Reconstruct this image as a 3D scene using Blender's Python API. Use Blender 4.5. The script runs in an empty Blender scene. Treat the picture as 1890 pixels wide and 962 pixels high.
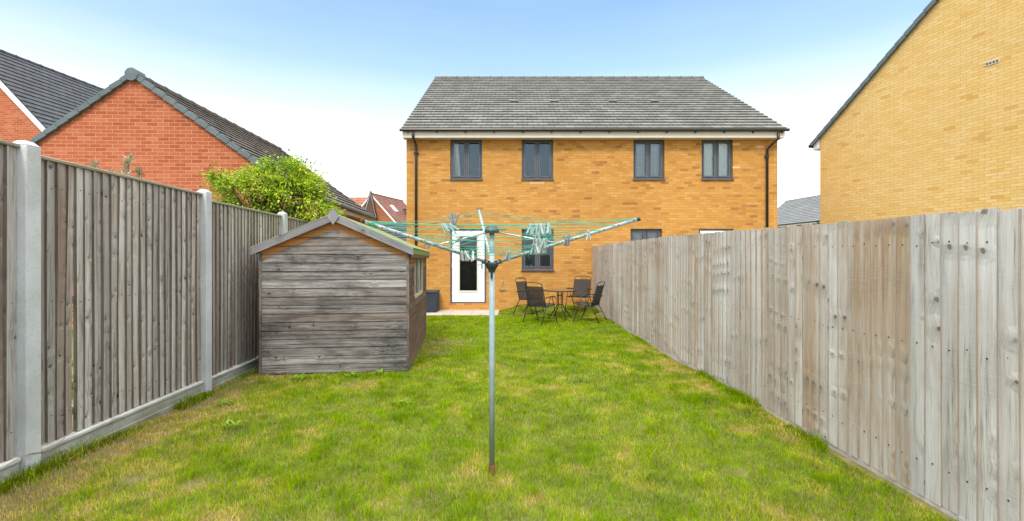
import bpy, math, random
import numpy as np
from mathutils import Vector, Matrix
random.seed(7); RNG = np.random.default_rng(11)
R = math.radians
SC = bpy.context.scene
COL = SC.collection

# ------------------------------------------------------------ camera, world, sun, exposure
cam_d = bpy.data.cameras.new('camera'); cam = bpy.data.objects.new('camera', cam_d); COL.objects.link(cam)
cam.location = (0, 0, 1.45); cam.rotation_euler = (R(90), 0, 0)
cam_d.sensor_width = 36; cam_d.lens = 16.0; cam_d.clip_start = 0.05; cam_d.clip_end = 4000
SC.camera = cam
SUN_AZ, SUN_EL = 190, 50            # degrees clockwise from +Y, elevation
w = bpy.data.worlds.new('World'); SC.world = w; w.use_nodes = True
wn = w.node_tree.nodes; wl = w.node_tree.links; wn.clear()
sky = wn.new('ShaderNodeTexSky'); sky.sky_type = 'NISHITA'; sky.sun_disc = False
sky.sun_elevation = R(SUN_EL); sky.sun_rotation = R(SUN_AZ); sky.altitude = 0
sky.air_density = 1.0; sky.dust_density = 1.6; sky.ozone_density = 1.2
# thin cloud veil: milky low sky, blue band above it, added white fill overhead
tc = wn.new('ShaderNodeTexCoord'); sep = wn.new('ShaderNodeSeparateXYZ'); wl.new(tc.outputs['Generated'], sep.inputs[0])
vr = wn.new('ShaderNodeValToRGB'); wl.new(sep.outputs['Z'], vr.inputs[0])
vr.color_ramp.elements[0].position = 0.0; vr.color_ramp.elements[0].color = (1, 1, 1, 1)
vr.color_ramp.elements[1].position = 1.0; vr.color_ramp.elements[1].color = (1, 1, 1, 1)
for q_, c_ in ((.10, 1.0), (.20, .80), (.29, .50), (.38, .20), (.48, .12), (.60, .14), (.74, 1.0)):
    e = vr.color_ramp.elements.new(q_); e.color = (c_, c_, c_, 1)
mp = wn.new('ShaderNodeMapping'); mp.inputs['Scale'].default_value = (1.2, 1.2, 5); wl.new(tc.outputs['Generated'], mp.inputs[0])
nz = wn.new('ShaderNodeTexNoise'); nz.inputs['Scale'].default_value = 2.2; nz.inputs['Detail'].default_value = 7; nz.inputs['Roughness'].default_value = .62
wl.new(mp.outputs[0], nz.inputs[0])
nm = wn.new('ShaderNodeMapRange'); nm.inputs[1].default_value = .35; nm.inputs[2].default_value = .75; nm.inputs[3].default_value = -.015; nm.inputs[4].default_value = .03
wl.new(nz.outputs[0], nm.inputs[0])
ad = wn.new('ShaderNodeMath'); ad.operation = 'ADD'; ad.use_clamp = True; wl.new(vr.outputs[0], ad.inputs[0]); wl.new(nm.outputs[0], ad.inputs[1])
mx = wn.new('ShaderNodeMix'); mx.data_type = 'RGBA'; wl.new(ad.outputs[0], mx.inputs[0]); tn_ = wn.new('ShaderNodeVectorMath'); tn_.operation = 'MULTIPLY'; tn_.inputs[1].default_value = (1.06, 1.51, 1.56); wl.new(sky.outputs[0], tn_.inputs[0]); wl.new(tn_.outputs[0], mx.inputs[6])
# bright overhead veil, added above the frame as soft fill light
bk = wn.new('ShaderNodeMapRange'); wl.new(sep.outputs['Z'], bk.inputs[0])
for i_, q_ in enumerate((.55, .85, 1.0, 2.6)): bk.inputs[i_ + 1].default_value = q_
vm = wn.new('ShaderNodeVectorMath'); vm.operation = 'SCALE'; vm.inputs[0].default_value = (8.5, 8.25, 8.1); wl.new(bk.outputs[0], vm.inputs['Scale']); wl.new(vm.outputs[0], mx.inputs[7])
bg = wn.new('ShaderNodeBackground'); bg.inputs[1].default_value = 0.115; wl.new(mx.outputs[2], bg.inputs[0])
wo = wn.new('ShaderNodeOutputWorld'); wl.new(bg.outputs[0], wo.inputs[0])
sd = bpy.data.lights.new('sun', 'SUN'); sd.energy = 1.5; sd.angle = R(11); sd.color = (1, .95, .88)
so = bpy.data.objects.new('sun', sd); COL.objects.link(so)
az, el = R(SUN_AZ), R(SUN_EL)
SV = Vector((math.sin(az) * math.cos(el), math.cos(az) * math.cos(el), math.sin(el)))
so.rotation_euler = SV.to_track_quat('Z', 'Y').to_euler(); so.location = (-4, -8, 12)
SC.view_settings.view_transform = 'Standard'; SC.view_settings.look = 'None'
SC.view_settings.exposure = 0.72; SC.view_settings.gamma = 1
SC.render.engine = 'CYCLES'

# ------------------------------------------------------------ helpers
def V(*a): return Vector(a)
class MB:
    def __init__(s): s.v = []; s.f = []; s.uv = []; s.c = []; s.mi = []
    def add(s, vs, fs, uvs, col=(.5, 0, 0), mi=0, cols=None):
        b = len(s.v); s.v.extend([tuple(p) for p in vs])
        s.c.extend(cols if cols else [col] * len(vs))
        for f, u in zip(fs, uvs): s.f.append([b + i for i in f]); s.uv.append(u); s.mi.append(mi)
    def quad(s, a, b, c, d, uv=None, col=(.5, 0, 0), mi=0):
        if uv is None:
            wd = (Vector(b) - Vector(a)).length; h = (Vector(d) - Vector(a)).length
            uv = [(0, 0), (wd, 0), (wd, h), (0, h)]
        s.add([a, b, c, d], [[0, 1, 2, 3]], [uv], col, mi)
    def poly(s, pts, uv, col=(.5, 0, 0), mi=0): s.add(pts, [list(range(len(pts)))], [uv], col, mi)
    # oriented box; g = index of the grain axis (u across, v along the grain)
    def box(s, o, a, b, c, g=2, col=None, off=None, taper=None, mi=0):
        o, a, b, c = Vector(o), Vector(a), Vector(b), Vector(c)
        if a.cross(b).dot(c) < 0: a, b = b, a; g = {0: 1, 1: 0, 2: 2}[g]
        L = [a.length, b.length, c.length]; ax = [a, b, c]
        if off is None: off = (random.uniform(0, 50), random.uniform(0, 50))
        if col is None: col = (random.random(), 0, 0)
        cs = [(i, j, k) for k in (0, 1) for j in (0, 1) for i in (0, 1)]
        vs = [o + a * i + b * j + c * k for i, j, k in cs]
        fs = [((0, 2, 3, 1), 2), ((4, 5, 7, 6), 2), ((0, 1, 5, 4), 1), ((2, 6, 7, 3), 1), ((0, 4, 6, 2), 0), ((1, 3, 7, 5), 0)]
        F = []; U = []
        for f, n in fs:
            inpl = [q for q in (0, 1, 2) if q != n]
            if g in inpl: vq = g; uq = [q for q in inpl if q != g][0]
            else: uq, vq = inpl
            F.append(f); U.append([(cs[i][uq] * L[uq] + off[0] + n * .37, cs[i][vq] * L[vq] + off[1]) for i in f])
        s.add(vs, F, U, col, mi)
    def bx(s, x0, x1, y0, y1, z0, z1, g=2, col=None, mi=0):
        s.box((x0, y0, z0), (x1 - x0, 0, 0), (0, y1 - y0, 0), (0, 0, z1 - z0), g, col, mi=mi)
    def tube(s, pts, r, n=8, cap=True, col=(.5, 0, 0)):
        pts = [Vector(p) for p in pts]; rr = r if isinstance(r, (list, tuple)) else [r] * len(pts)
        t0 = (pts[1] - pts[0]).normalized(); up = Vector((0, 0, 1)) if abs(t0.z) < .9 else Vector((1, 0, 0))
        nrm = t0.cross(up).normalized(); vs = []; L = 0; ls = []
        for i, p in enumerate(pts):
            t = ((pts[i + 1] - p) if i == 0 else (p - pts[i - 1]) if i == len(pts) - 1 else (pts[i + 1] - pts[i - 1])).normalized()
            nrm = (nrm - t * nrm.dot(t)).normalized(); bn = t.cross(nrm)
            if i: L += (p - pts[i - 1]).length
            ls.append(L)
            for k in range(n):
                a = 2 * math.pi * k / n; vs.append(p + (nrm * math.cos(a) + bn * math.sin(a)) * rr[i])
        F = []; U = []
        for i in range(len(pts) - 1):
            for k in range(n):
                k2 = (k + 1) % n
                F.append([i * n + k, i * n + k2, (i + 1) * n + k2, (i + 1) * n + k])
                U.append([(k / n * .1, ls[i]), ((k + 1) / n * .1, ls[i]), ((k + 1) / n * .1, ls[i + 1]), (k / n * .1, ls[i + 1])])
        if cap:
            F.append(list(range(n))[::-1]); U.append([(0, 0)] * n)
            F.append([(len(pts) - 1) * n + k for k in range(n)]); U.append([(0, 0)] * n)
        s.add(vs, F, U, col)
    def build(s, name, mat, parent=None, smooth=False, origin=None):
        me = bpy.data.meshes.new(name)
        o3 = Vector(origin) if origin is not None else Vector((0, 0, 0))
        if origin is not None: s.v = [tuple(Vector(p) - o3) for p in s.v]
        me.from_pydata(s.v, [], s.f)
        uv = me.uv_layers.new(name='UVMap'); flat = [c for u in s.uv for p in u for c in p]
        uv.data.foreach_set('uv', flat)
        ca = me.color_attributes.new('tint', 'FLOAT_COLOR', 'POINT')
        ca.data.foreach_set('color', [x for c in s.c for x in (c[0], c[1], c[2], 1.0)])
        for m in (mat if isinstance(mat, (list, tuple)) else [mat]): me.materials.append(m)
        me.polygons.foreach_set('material_index', s.mi)
        if smooth: me.polygons.foreach_set('use_smooth', [True] * len(me.polygons))
        me.update()
        o = bpy.data.objects.new(name, me); COL.objects.link(o)
        if origin is not None: o.location = o3
        if parent: o.parent = parent
        return o
def tag(o, label=None, cat=None, group=None, kind=None):
    if label: o['label'] = label
    if cat: o['category'] = cat
    if group: o['group'] = group
    if kind: o['kind'] = kind
    return o
def thing(name, loc=(0, 0, 0), label=None, cat=None, group=None, rz=0):
    o = bpy.data.objects.new(name, None); o.empty_display_size = .2; COL.objects.link(o); o.location = loc
    o.rotation_euler = (0, 0, rz); bpy.context.view_layer.update
    return tag(o, label, cat, group)
def shift(o, root):   # keep a mesh authored in world coordinates where it is under a root Empty
    o.parent = root; o.matrix_parent_inverse = Matrix.Translation(-Vector(root.location)); return o
def bev(o, wdt=.004, seg=1):
    m = o.modifiers.new('bevel', 'BEVEL'); m.width = wdt; m.segments = seg; m.limit_method = 'ANGLE'; return o

# ------------------------------------------------------------ materials
class NT:
    def __init__(s, name, rough=.8, spec=.3, metal=0):
        s.m = bpy.data.materials.new(name); s.m.use_nodes = True; s.n = s.m.node_tree.nodes; s.l = s.m.node_tree.links
        s.b = s.n['Principled BSDF']; s.b.inputs['Roughness'].default_value = rough
        s.b.inputs['Specular IOR Level'].default_value = spec; s.b.inputs['Metallic'].default_value = metal
    def uv(s, sc=(1, 1, 1), src='UV', loc=(0, 0, 0)):
        t = s.n.new('ShaderNodeTexCoord'); m = s.n.new('ShaderNodeMapping'); m.inputs['Scale'].default_value = sc; m.inputs['Location'].default_value = loc
        s.l.new(t.outputs[src], m.inputs[0]); return m.outputs[0]
    def noise(s, vec, sc=1, det=4, ro=.55, dist=0):
        t = s.n.new('ShaderNodeTexNoise'); t.inputs['Scale'].default_value = sc; t.inputs['Detail'].default_value = det
        t.inputs['Roughness'].default_value = ro; t.inputs['Distortion'].default_value = dist; s.l.new(vec, t.inputs[0]); return t.outputs[0]
    def vor(s, vec, sc=1, feat='F1', rnd=1, dim='2D'):
        t = s.n.new('ShaderNodeTexVoronoi'); t.inputs['Scale'].default_value = sc; t.feature = feat; t.inputs['Randomness'].default_value = rnd; t.voronoi_dimensions = dim; s.l.new(vec, t.inputs[0]); return t
    def ramp(s, fac, els, const=False):
        t = s.n.new('ShaderNodeValToRGB'); s.l.new(fac, t.inputs[0]); cr = t.color_ramp
        if const: cr.interpolation = 'CONSTANT'
        while len(cr.elements) < len(els): cr.elements.new(.5)
        for e, (p, c) in zip(cr.elements, els):
            e.position = p
            e.color = (c, c, c, 1) if isinstance(c, (int, float)) else (*c, 1)
        return t.outputs[0]
    def mix(s, f, a, b, mode='MIX'):
        t = s.n.new('ShaderNodeMix'); t.data_type = 'RGBA'; t.blend_type = mode; t.clamp_factor = True
        for i, x in ((0, f), (6, a), (7, b)):
            if isinstance(x, (int, float)): t.inputs[i].default_value = x if i == 0 else (x, x, x, 1)
            elif isinstance(x, tuple): t.inputs[i].default_value = (*x, 1)
            else: s.l.new(x, t.inputs[i])
        return t.outputs[2]
    def math(s, op, a, b=0, clamp=False):
        t = s.n.new('ShaderNodeMath'); t.operation = op; t.use_clamp = clamp
        for i, x in ((0, a), (1, b)):
            if isinstance(x, (int, float)): t.inputs[i].default_value = x
            else: s.l.new(x, t.inputs[i])
        return t.outputs[0]
    def rng(s, x, a, b, c=0, d=1):
        t = s.n.new('ShaderNodeMapRange'); s.l.new(x, t.inputs[0])
        for i, q in enumerate((a, b, c, d)): t.inputs[i + 1].default_value = q
        return t.outputs[0]
    def attr(s, name='tint'):
        t = s.n.new('ShaderNodeAttribute'); t.attribute_name = name; sp = s.n.new('ShaderNodeSeparateColor'); s.l.new(t.outputs[0], sp.inputs[0]); return sp.outputs, t.outputs[0]
    def bump(s, h, st=.5, d=.01):
        t = s.n.new('ShaderNodeBump'); t.inputs['Strength'].default_value = st; t.inputs['Distance'].default_value = d
        s.l.new(h, t.inputs['Height']); s.l.new(t.outputs[0], s.b.inputs['Normal'])
    def col(s, c):
        if isinstance(c, tuple): s.b.inputs['Base Color'].default_value = (*c, 1)
        else: s.l.new(c, s.b.inputs['Base Color'])
        return s

def mat_brick(name, els, mortar, bump=.6, w=.225, h=.075, mort=.005, blot=.12):
    t = NT(name, .92, .15); uv = t.uv()
    b = t.n.new('ShaderNodeTexBrick'); t.l.new(uv, b.inputs[0])
    b.inputs['Color1'].default_value = (0, 0, 0, 1); b.inputs['Color2'].default_value = (1, 1, 1, 1); b.inputs['Mortar'].default_value = (.5, .5, .5, 1)
    b.inputs['Scale'].default_value = 1; b.inputs['Mortar Size'].default_value = mort; b.inputs['Mortar Smooth'].default_value = .2
    b.inputs['Brick Width'].default_value = w; b.inputs['Row Height'].default_value = h; b.offset = .5; b.squash = 1
    c = t.ramp(b.outputs[0], els)
    c = t.mix(t.rng(t.noise(t.uv((9, 30, 1)), 1, 4), .3, .7), c, t.mix(1, c, .86, 'MULTIPLY'))
    c = t.mix(t.rng(t.noise(t.uv(), 140, 3), .35, .7, 0, .5), c, t.mix(1, c, .82, 'MULTIPLY'))
    c = t.mix(t.rng(t.noise(t.uv((.35, .5, 1)), 1, 5, .6), .42, .68, 0, 1), c, t.mix(1, c, (1 - blot, 1 - blot * 1.15, 1 - blot * 1.5), 'MULTIPLY'))
    c = t.mix(b.outputs['Fac'], c, mortar); t.col(c)
    hh = t.math('ADD', t.math('MULTIPLY', b.outputs['Fac'], -1), t.math('MULTIPLY', t.noise(t.uv(), 90, 4), .35))
    t.bump(hh, bump, .006); return t.m
M = {}
M['brick_buff'] = mat_brick('buff_brick', [(0, (.40, .165, .058)), (.04, (.51, .225, .058)), (.12, (.585, .27, .062)), (.5, (.63, .302, .070)), (.85, (.68, .355, .100)), (1, (.60, .27, .062))], (.40, .22, .09), mort=.0050)
M['brick_pale'] = mat_brick('pale_buff_brick', [(0, (.70, .39, .11)), (.05, (.78, .49, .16)), (.5, (.80, .53, .20)), (1, (.83, .57, .245))], (.42, .31, .14), blot=.05, mort=.004)
M['brick_red'] = mat_brick('red_brick', [(0, (.38, .095, .042)), (.3, (.45, .118, .054)), (.7, (.49, .138, .066)), (1, (.53, .17, .088))], (.58, .31, .18), mort=.0045)
M['brick_orange'] = mat_brick('orange_brick', [(0, (.34, .11, .05)), (1, (.48, .18, .08))], (.42, .22, .12))

def mat_tile(name, els, w=.30, joint=(.03, .03, .03), gauge=.28, moss=None, rough=.75):
    t = NT(name, rough, .3); b = t.n.new('ShaderNodeTexBrick'); t.l.new(t.uv(), b.inputs[0])
    b.inputs['Color1'].default_value = (0, 0, 0, 1); b.inputs['Color2'].default_value = (1, 1, 1, 1)
    b.inputs['Scale'].default_value = 1; b.inputs['Mortar Size'].default_value = .007; b.inputs['Brick Width'].default_value = w; b.inputs['Row Height'].default_value = gauge
    c = t.ramp(b.outputs[0], els)
    c = t.mix(t.rng(t.noise(t.uv((.6, 1.2, 1)), 1, 5), .35, .65), c, t.mix(1, c, .82, 'MULTIPLY'))
    c = t.mix(t.rng(t.noise(t.uv(), 45, 4), .3, .7, 0, .7), c, t.mix(1, c, .78, 'MULTIPLY'))
    if moss: c = t.mix(t.rng(t.noise(t.uv((2, 2, 1)), 2, 6, .65), .55, .72, 0, .7), c, moss)
    c = t.mix(b.outputs['Fac'], c, joint); t.col(c)
    t.bump(t.math('ADD', t.math('MULTIPLY', b.outputs['Fac'], -1), t.math('MULTIPLY', t.noise(t.uv(), 60, 3), .4)), .5, .006); return t.m
M['tile_grey'] = mat_tile('grey_concrete_tile', [(0, (.13, .127, .113)), (.5, (.165, .162, .145)), (1, (.21, .205, .185))], moss=(.2, .195, .16), joint=(.02, .02, .02))
M['tile_slate'] = mat_tile('slate_grey_tile', [(0, (.055, .062, .072)), (1, (.085, .093, .104))], joint=(.012,.013,.015))
M['tile_brown'] = mat_tile('brown_concrete_tile', [(0, (.09, .075, .063)), (.5, (.14, .12, .103)), (1, (.20, .178, .155))], w=.15, joint=(.05, .04, .035), moss=(.2, .19, .15))
M['tile_red'] = mat_tile('red_clay_tile', [(0, (.34, .125, .07)), (1, (.46, .19, .11))], w=.2, gauge=.3)
M['tile_redbrown'] = mat_tile('red_brown_clay_tile', [(0, (.22, .09, .065)), (1, (.31, .14, .10))], w=.2, gauge=.3)

def plain(name, c, rough=.5, spec=.4, metal=0, var=.12, sc=6, bump=0, bs=60):
    t = NT(name, rough, spec, metal); n = t.rng(t.noise(t.uv(src='Object'), sc, 5, .6), .3, .7)
    t.col(t.mix(n, tuple(x * (1 - var) for x in c), tuple(min(1, x * (1 + var)) for x in c)))
    if bump: t.bump(t.noise(t.uv(src='Object'), bs, 4), bump, .004)
    return t.m
M['verge'] = plain('verge_grey', (.12, .145, .155), .7, .3, var=.2, sc=3)
M['upvc_dark'] = plain('grey_window_frame', (.085, .09, .105), .4, .5)
M['upvc_white'] = plain('white_plastic', (.88, .89, .90), .35, .5, var=.03)
M['cream'] = plain('cream_fascia', (.66, .58, .50), .6, .3, var=.06, sc=2)
M['twine'] = plain('twine', (.36, .27, .17), .9, .1)
M['pale_brick'] = plain('pale_brick', (.66, .44, .24), .9, .1)
M['joint'] = plain('joint_sealant', (.50, .27, .08), .8, .2)
M['white_paint'] = plain('white_paint', (.8, .8, .78), .5, .4, var=.04)
M['black_pl'] = plain('black_plastic', (.018, .017, .016), .35, .5)
M['brown_pl'] = plain('brown_timber_stain', (.06, .04, .03), .6, .3)
M['dark_brown_clad'] = plain('brown_cladding', (.12, .07, .05), .7, .2)
M['dormer'] = plain('grey_dormer', (.18, .20, .23), .6, .3)
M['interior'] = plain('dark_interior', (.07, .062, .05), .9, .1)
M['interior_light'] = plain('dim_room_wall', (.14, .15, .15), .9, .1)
M['curtain'] = plain('cream_curtain', (.92, .91, .80), .9, .1, var=.05)
M['blind'] = plain('white_blind', (.8, .82, .82), .6, .3, var=.05)
M['navy'] = plain('navy_grey_resin', (.035, .045, .06), .6, .35, bump=.3)
M['frame_blk'] = plain('black_painted_steel', (.016, .014, .012), .38, .5)
M['sling_dummy'] = plain('dark_grey', (.05, .05, .05))
M['brass'] = plain('tap_brass', (.45, .34, .15), .35, .5, .7)
M['hose'] = plain('pale_green_hose', (.32, .42, .24), .5, .4)
M['door_trim'] = plain('ivory_door_trim', (.66, .63, .50), .45, .4, var=.04)
M['steel'] = plain('zinc_steel', (.55, .57, .56), .35, .5, .8)
M['peg_mint'] = plain('mint_peg_plastic', (.26, .41, .365), .45, .4, var=.1)
M['peg_white'] = plain('off_white_peg_plastic', (.43, .49, .455), .45, .4, var=.1)
M['peg_grey'] = plain('grey_peg_plastic', (.20, .22, .22), .5, .4, var=.15)
M['hub'] = plain('dark_green_grey_hub', (.03, .055, .05), .4, .5)
M['felt'] = plain('green_mineral_felt', (.20, .25, .085), .95, .1, var=.22, sc=14, bump=.5, bs=300)
M['rust'] = plain('rusty_socket', (.13, .065, .025), .9, .2, var=.4, sc=40, bump=.6)
M['bark'] = plain('bark', (.12, .085, .055), .9, .1, var=.3, sc=25, bump=.6)
# green washing line
M['line'] = plain('green_line', (.03, .36, .22), .45, .4, var=.1)
t = NT('airer_tube', .42, .4, 0); c = t.mix(t.rng(t.noise(t.uv(src='Object'), 9, 6, .7), .42, .66), (.29, .385, .40), (.37, .435, .435))
c = t.mix(t.rng(t.noise(t.uv(src='Object'), 60, 4, .7), .6, .75, 0, .6), c, (.22, .30, .27)); t.col(c); M['airer'] = t.m
# glass: reflects the sky, lets the room behind show
t = NT('window_glass'); g = t.n.new('ShaderNodeBsdfGlossy'); g.inputs['Roughness'].default_value = .02; g.inputs[0].default_value = (.68, .84, .98, 1)
tr = t.n.new('ShaderNodeBsdfTransparent'); tr.inputs[0].default_value = (.97, .98, .98, 1); fr = t.n.new('ShaderNodeFresnel'); fr.inputs[0].default_value = 1.9
ms = t.n.new('ShaderNodeMixShader'); t.l.new(fr.outputs[0], ms.inputs[0]); t.l.new(tr.outputs[0], ms.inputs[1]); t.l.new(g.outputs[0], ms.inputs[2])
t.l.new(ms.outputs[0], t.n['Material Output'].inputs[0]); M['glass'] = t.m
t = NT('dark_glass', .05, .6); t.col((.012, .013, .014)); M['glass_dark'] = t.m
# chair sling: open weave
t = NT('charcoal_sling_fabric', .8, .2); t.col(t.mix(t.rng(t.noise(t.uv(), 300, 2), .3, .7), (.03, .03, .032), (.055, .053, .052)))
tr = t.n.new('ShaderNodeBsdfTransparent'); ms = t.n.new('ShaderNodeMixShader'); ms.inputs[0].default_value = .93
t.l.new(tr.outputs[0], ms.inputs[1]); t.l.new(t.b.outputs[0], ms.inputs[2]); t.l.new(ms.outputs[0], t.n['Material Output'].inputs[0]); M['sling'] = t.m
t = NT('smoked_table_glass', .12, .6); t.col(t.mix(t.rng(t.noise(t.uv(src='Object'), 40, 3), .3, .7), (.07, .06, .045), (.11, .095, .07))); M['tabletop'] = t.m
# concrete
t = NT('concrete', .9, .2); c = t.mix(t.rng(t.noise(t.uv(src='Object'), 2.2, 7, .65), .35, .68), (.60, .62, .625), (.44, .45, .445))
c = t.mix(t.rng(t.noise(t.uv(src='Object'), 70, 4, .7), .55, .72, 0, .55), c, (.22, .22, .20))
vv = t.vor(t.uv(src='Object'), 55, dim='3D'); c = t.mix(t.rng(vv.outputs['Distance'], .06, .14, .6, 0), c, (.14, .14, .13)); t.col(c)
t.bump(t.noise(t.uv(src='Object'), 60, 6, .7), .5, .004); M['concrete'] = t.m
t = NT('weathered_gravel_board_concrete', .92, .2); c = t.mix(t.rng(t.noise(t.uv(src='Object'), 3, 7, .65), .35, .65), (.70, .70, .66), (.48, .48, .43))
z = t.n.new('ShaderNodeSeparateXYZ'); t.l.new(t.uv(src='Object'), z.inputs[0])
al = t.rng(t.math('ADD', z.outputs[2], t.math('MULTIPLY', t.noise(t.uv(src='Object'), 5, 7, .7), .28)), .12, .27, .95, .1)
c = t.mix(al, c, (.20, .19, .13)); c = t.mix(t.rng(t.noise(t.uv((3, 3, 14), src='Object'), 1, 6, .7), .5, .66, 0, .6), c, (.25, .22, .16)); t.col(c); t.bump(t.noise(t.uv(src='Object'), 50, 6, .7), .5, .004); M['gravel_board'] = t.m
t = NT('paving_concrete', .9, .2); b = t.n.new('ShaderNodeTexBrick'); t.l.new(t.uv(loc=(.1, 0, 0)), b.inputs[0]); b.inputs['Scale'].default_value = 1
b.inputs['Brick Width'].default_value = .6; b.inputs['Row Height'].default_value = .6; b.inputs['Mortar Size'].default_value = .006; b.offset = 0
b.inputs['Color1'].default_value = (.44, .38, .31, 1); b.inputs['Color2'].default_value = (.50, .44, .36, 1); b.inputs['Mortar'].default_value = (.18, .15, .11, 1)
t.col(t.mix(t.rng(t.noise(t.uv(), 5, 6, .65), .4, .7, 0, .5), b.outputs[0], (.34, .29, .22))); M['paving'] = t.m

# weathered timber. tint.r = random per board, tint.g = brown stain, tint.b = dark (nail, end) / fresh timber
def mat_wood(name, pale, mid, dark, brown, knot=(.035, .03, .026), fresh=None, ksc=1.0, saw=0.0, contrast=1.0, rough_tone=0.0, knots=.62):
    t = NT(name, .88, .15); at, _ = t.attr()
    warp = t.noise(t.uv((6, 1.5, 1)), 1, 2); uvv = t.uv()
    def off(vec, w_, sc):
        cm = t.n.new('ShaderNodeVectorMath'); cm.operation = 'MULTIPLY_ADD'; t.l.new(w_, cm.inputs[0]); cm.inputs[1].default_value = sc; t.l.new(vec, cm.inputs[2]); return cm.outputs[0]
    kn = t.n.new('ShaderNodeTexNoise'); kn.inputs['Scale'].default_value = 1; t.l.new(t.uv((38, 30, 1)), kn.inputs[0])
    kuv = off(uvv, kn.outputs['Color'], (.022, .03, 0))
    km = t.n.new('ShaderNodeMapping'); km.inputs['Scale'].default_value = (5.0 * ksc, 6.4 * ksc, 1); t.l.new(kuv, km.inputs[0])
    kv = t.vor(km.outputs[0], 1); kd = kv.outputs['Distance']; sel = t.n.new('ShaderNodeSeparateColor'); t.l.new(kv.outputs['Color'], sel.inputs[0])
    on = t.rng(sel.outputs[0], knots, knots + .02); size = t.rng(sel.outputs[1], 0, 1, .45, 1.5); kd = t.math('DIVIDE', kd, size)
    bulge = t.math('MULTIPLY', t.rng(kd, .04, .42, 1, 0), on)
    wv = off(off(uvv, warp, (.035, 0, 0)), bulge, (.028, .02, 0))
    def mp(sc):
        m = t.n.new('ShaderNodeMapping'); m.inputs['Scale'].default_value = sc; t.l.new(wv, m.inputs[0]); return m.outputs[0]
    fine = t.noise(mp((230, 5, 1)), 1, 4, .65); broad = t.noise(mp((34, .9, 1)), 1, 5, .6); blot = t.noise(mp((7, 1.1, 1)), 1, 4, .6)
    f = t.math('ADD', t.math('MULTIPLY', broad, .55), t.math('MULTIPLY', fine, .45))
    f = t.rng(f, .5 - .17 / contrast, .5 + .17 / contrast)
    c = t.ramp(f, [(0, dark), (.35, mid), (1, pale)])
    c = t.mix(t.rng(blot, .36, .66, 0, .55), c, t.mix(1, c, tuple(.55 + .3 * q for q in (.5, .42, .36)), 'MULTIPLY'))
    tone = t.rng(at[0], 0, 1, .68, 1.18); tn = t.n.new('ShaderNodeCombineColor')
    for i in range(3): t.l.new(tone, tn.inputs[i])
    c = t.mix(1, c, tn.outputs[0], 'MULTIPLY')
    stain = t.math('MULTIPLY', at[1], t.rng(t.noise(mp((9, .7, 1)), 1, 5, .65), .34, .62), True)
    c = t.mix(stain, c, t.mix(.8, c, brown))
    # green-black weathering blooms
    if rough_tone: c = t.mix(t.rng(t.noise(t.uv((1.5, 1.5, 3.2), src='Object', loc=(3, 8, 0)), 1, 7, .72), .46, .66, 0, rough_tone), c, t.mix(.78, c, (.03, .03, .032)))
    if saw:
        sw = t.math('MULTIPLY', t.rng(t.noise(mp((3, 170, 1)), 1, 3, .6), .4, .65), t.rng(t.noise(mp((3, 1.6, 1)), 1, 2), .5, .62, 0, saw)); c = t.mix(sw, c, t.mix(1, c, .72, 'MULTIPLY'))
        gr = t.rng(t.noise(t.uv((.9, 1.1, 1), src='Object'), 1, 5, .6), .45, .65, 0, .5); c = t.mix(gr, c, t.mix(1, c, (.82, .78, .74), 'MULTIPLY'))
    # knots: few per board, stretched with the grain and ringed
    k = t.math('MULTIPLY', t.rng(kd, .045, .085, 1, 0), on); halo = t.math('MULTIPLY', t.math('MULTIPLY', t.rng(kd, .06, .30, 1, 0), on), t.rng(t.noise(mp((90, 16, 1)), 1, 3, .6), .35, .65, .15, .9))
    c = t.mix(halo, c, t.mix(.7, c, tuple(x * .45 for x in mid))); c = t.mix(t.math('MULTIPLY', k, t.rng(sel.outputs[2], 0, 1, .4, .95)), c, knot)
    if fresh:
        fr_ = t.rng(t.math('ADD', at[2], t.math('MULTIPLY', t.math('SUBTRACT', t.noise(t.uv((30, 2.2, 1)), 1, 4), .5), 1.1)), .38, .62)
        fc = t.mix(f, tuple(x * .55 for x in fresh), fresh)
        c = t.mix(fr_, c, fc)
    else:
        c = t.mix(at[2], c, (.05, .035, .025))
    t.col(c)
    hh = t.math('ADD', t.math('MULTIPLY', fine, .5), t.math('ADD', t.math('MULTIPLY', broad, .6), t.math('MULTIPLY', bulge, 1.6)))
    t.bump(hh, .75, .006); return t.m
M['pale_left'] = mat_wood('grey_brown_pale_timber', (.74, .715, .68), (.50, .465, .42), (.14, .11, .09), (.25, .165, .11), ksc=1.1, contrast=1.25, knots=.5)
M['pale_right'] = mat_wood('silver_grey_board_timber', (.84, .82, .79), (.66, .625, .575), (.33, .28, .235), (.46, .28, .13), contrast=1.2, knot=(.16, .115, .085), saw=.7, knots=.42)
M['cap_wood'] = mat_wood('lichened_capping_timber', (.40, .38, .31), (.28, .26, .19), (.13, .12, .085), (.2, .16, .08))
M['shed_wood'] = mat_wood('weathered_shed_cladding', (.50, .47, .435), (.215, .19, .17), (.035, .03, .03), (.17, .10, .07), fresh=(.72, .30, .09), rough_tone=.95, ksc=.8, contrast=1.25)
M['shed_side'] = mat_wood('brown_shed_cladding', (.26, .19, .145), (.16, .105, .075), (.05, .035, .028), (.2, .10, .05), fresh=(.42, .22, .10), rough_tone=.5, ksc=.9)
M['barge'] = mat_wood('grey_bargeboard_timber', (.36, .36, .365), (.21, .205, .21), (.075, .07, .07), (.2, .14, .09), ksc=.7)
M['win_wood'] = mat_wood('cream_window_timber', (.62, .56, .42), (.5, .44, .3), (.3, .25, .15), (.3, .2, .1))

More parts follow.
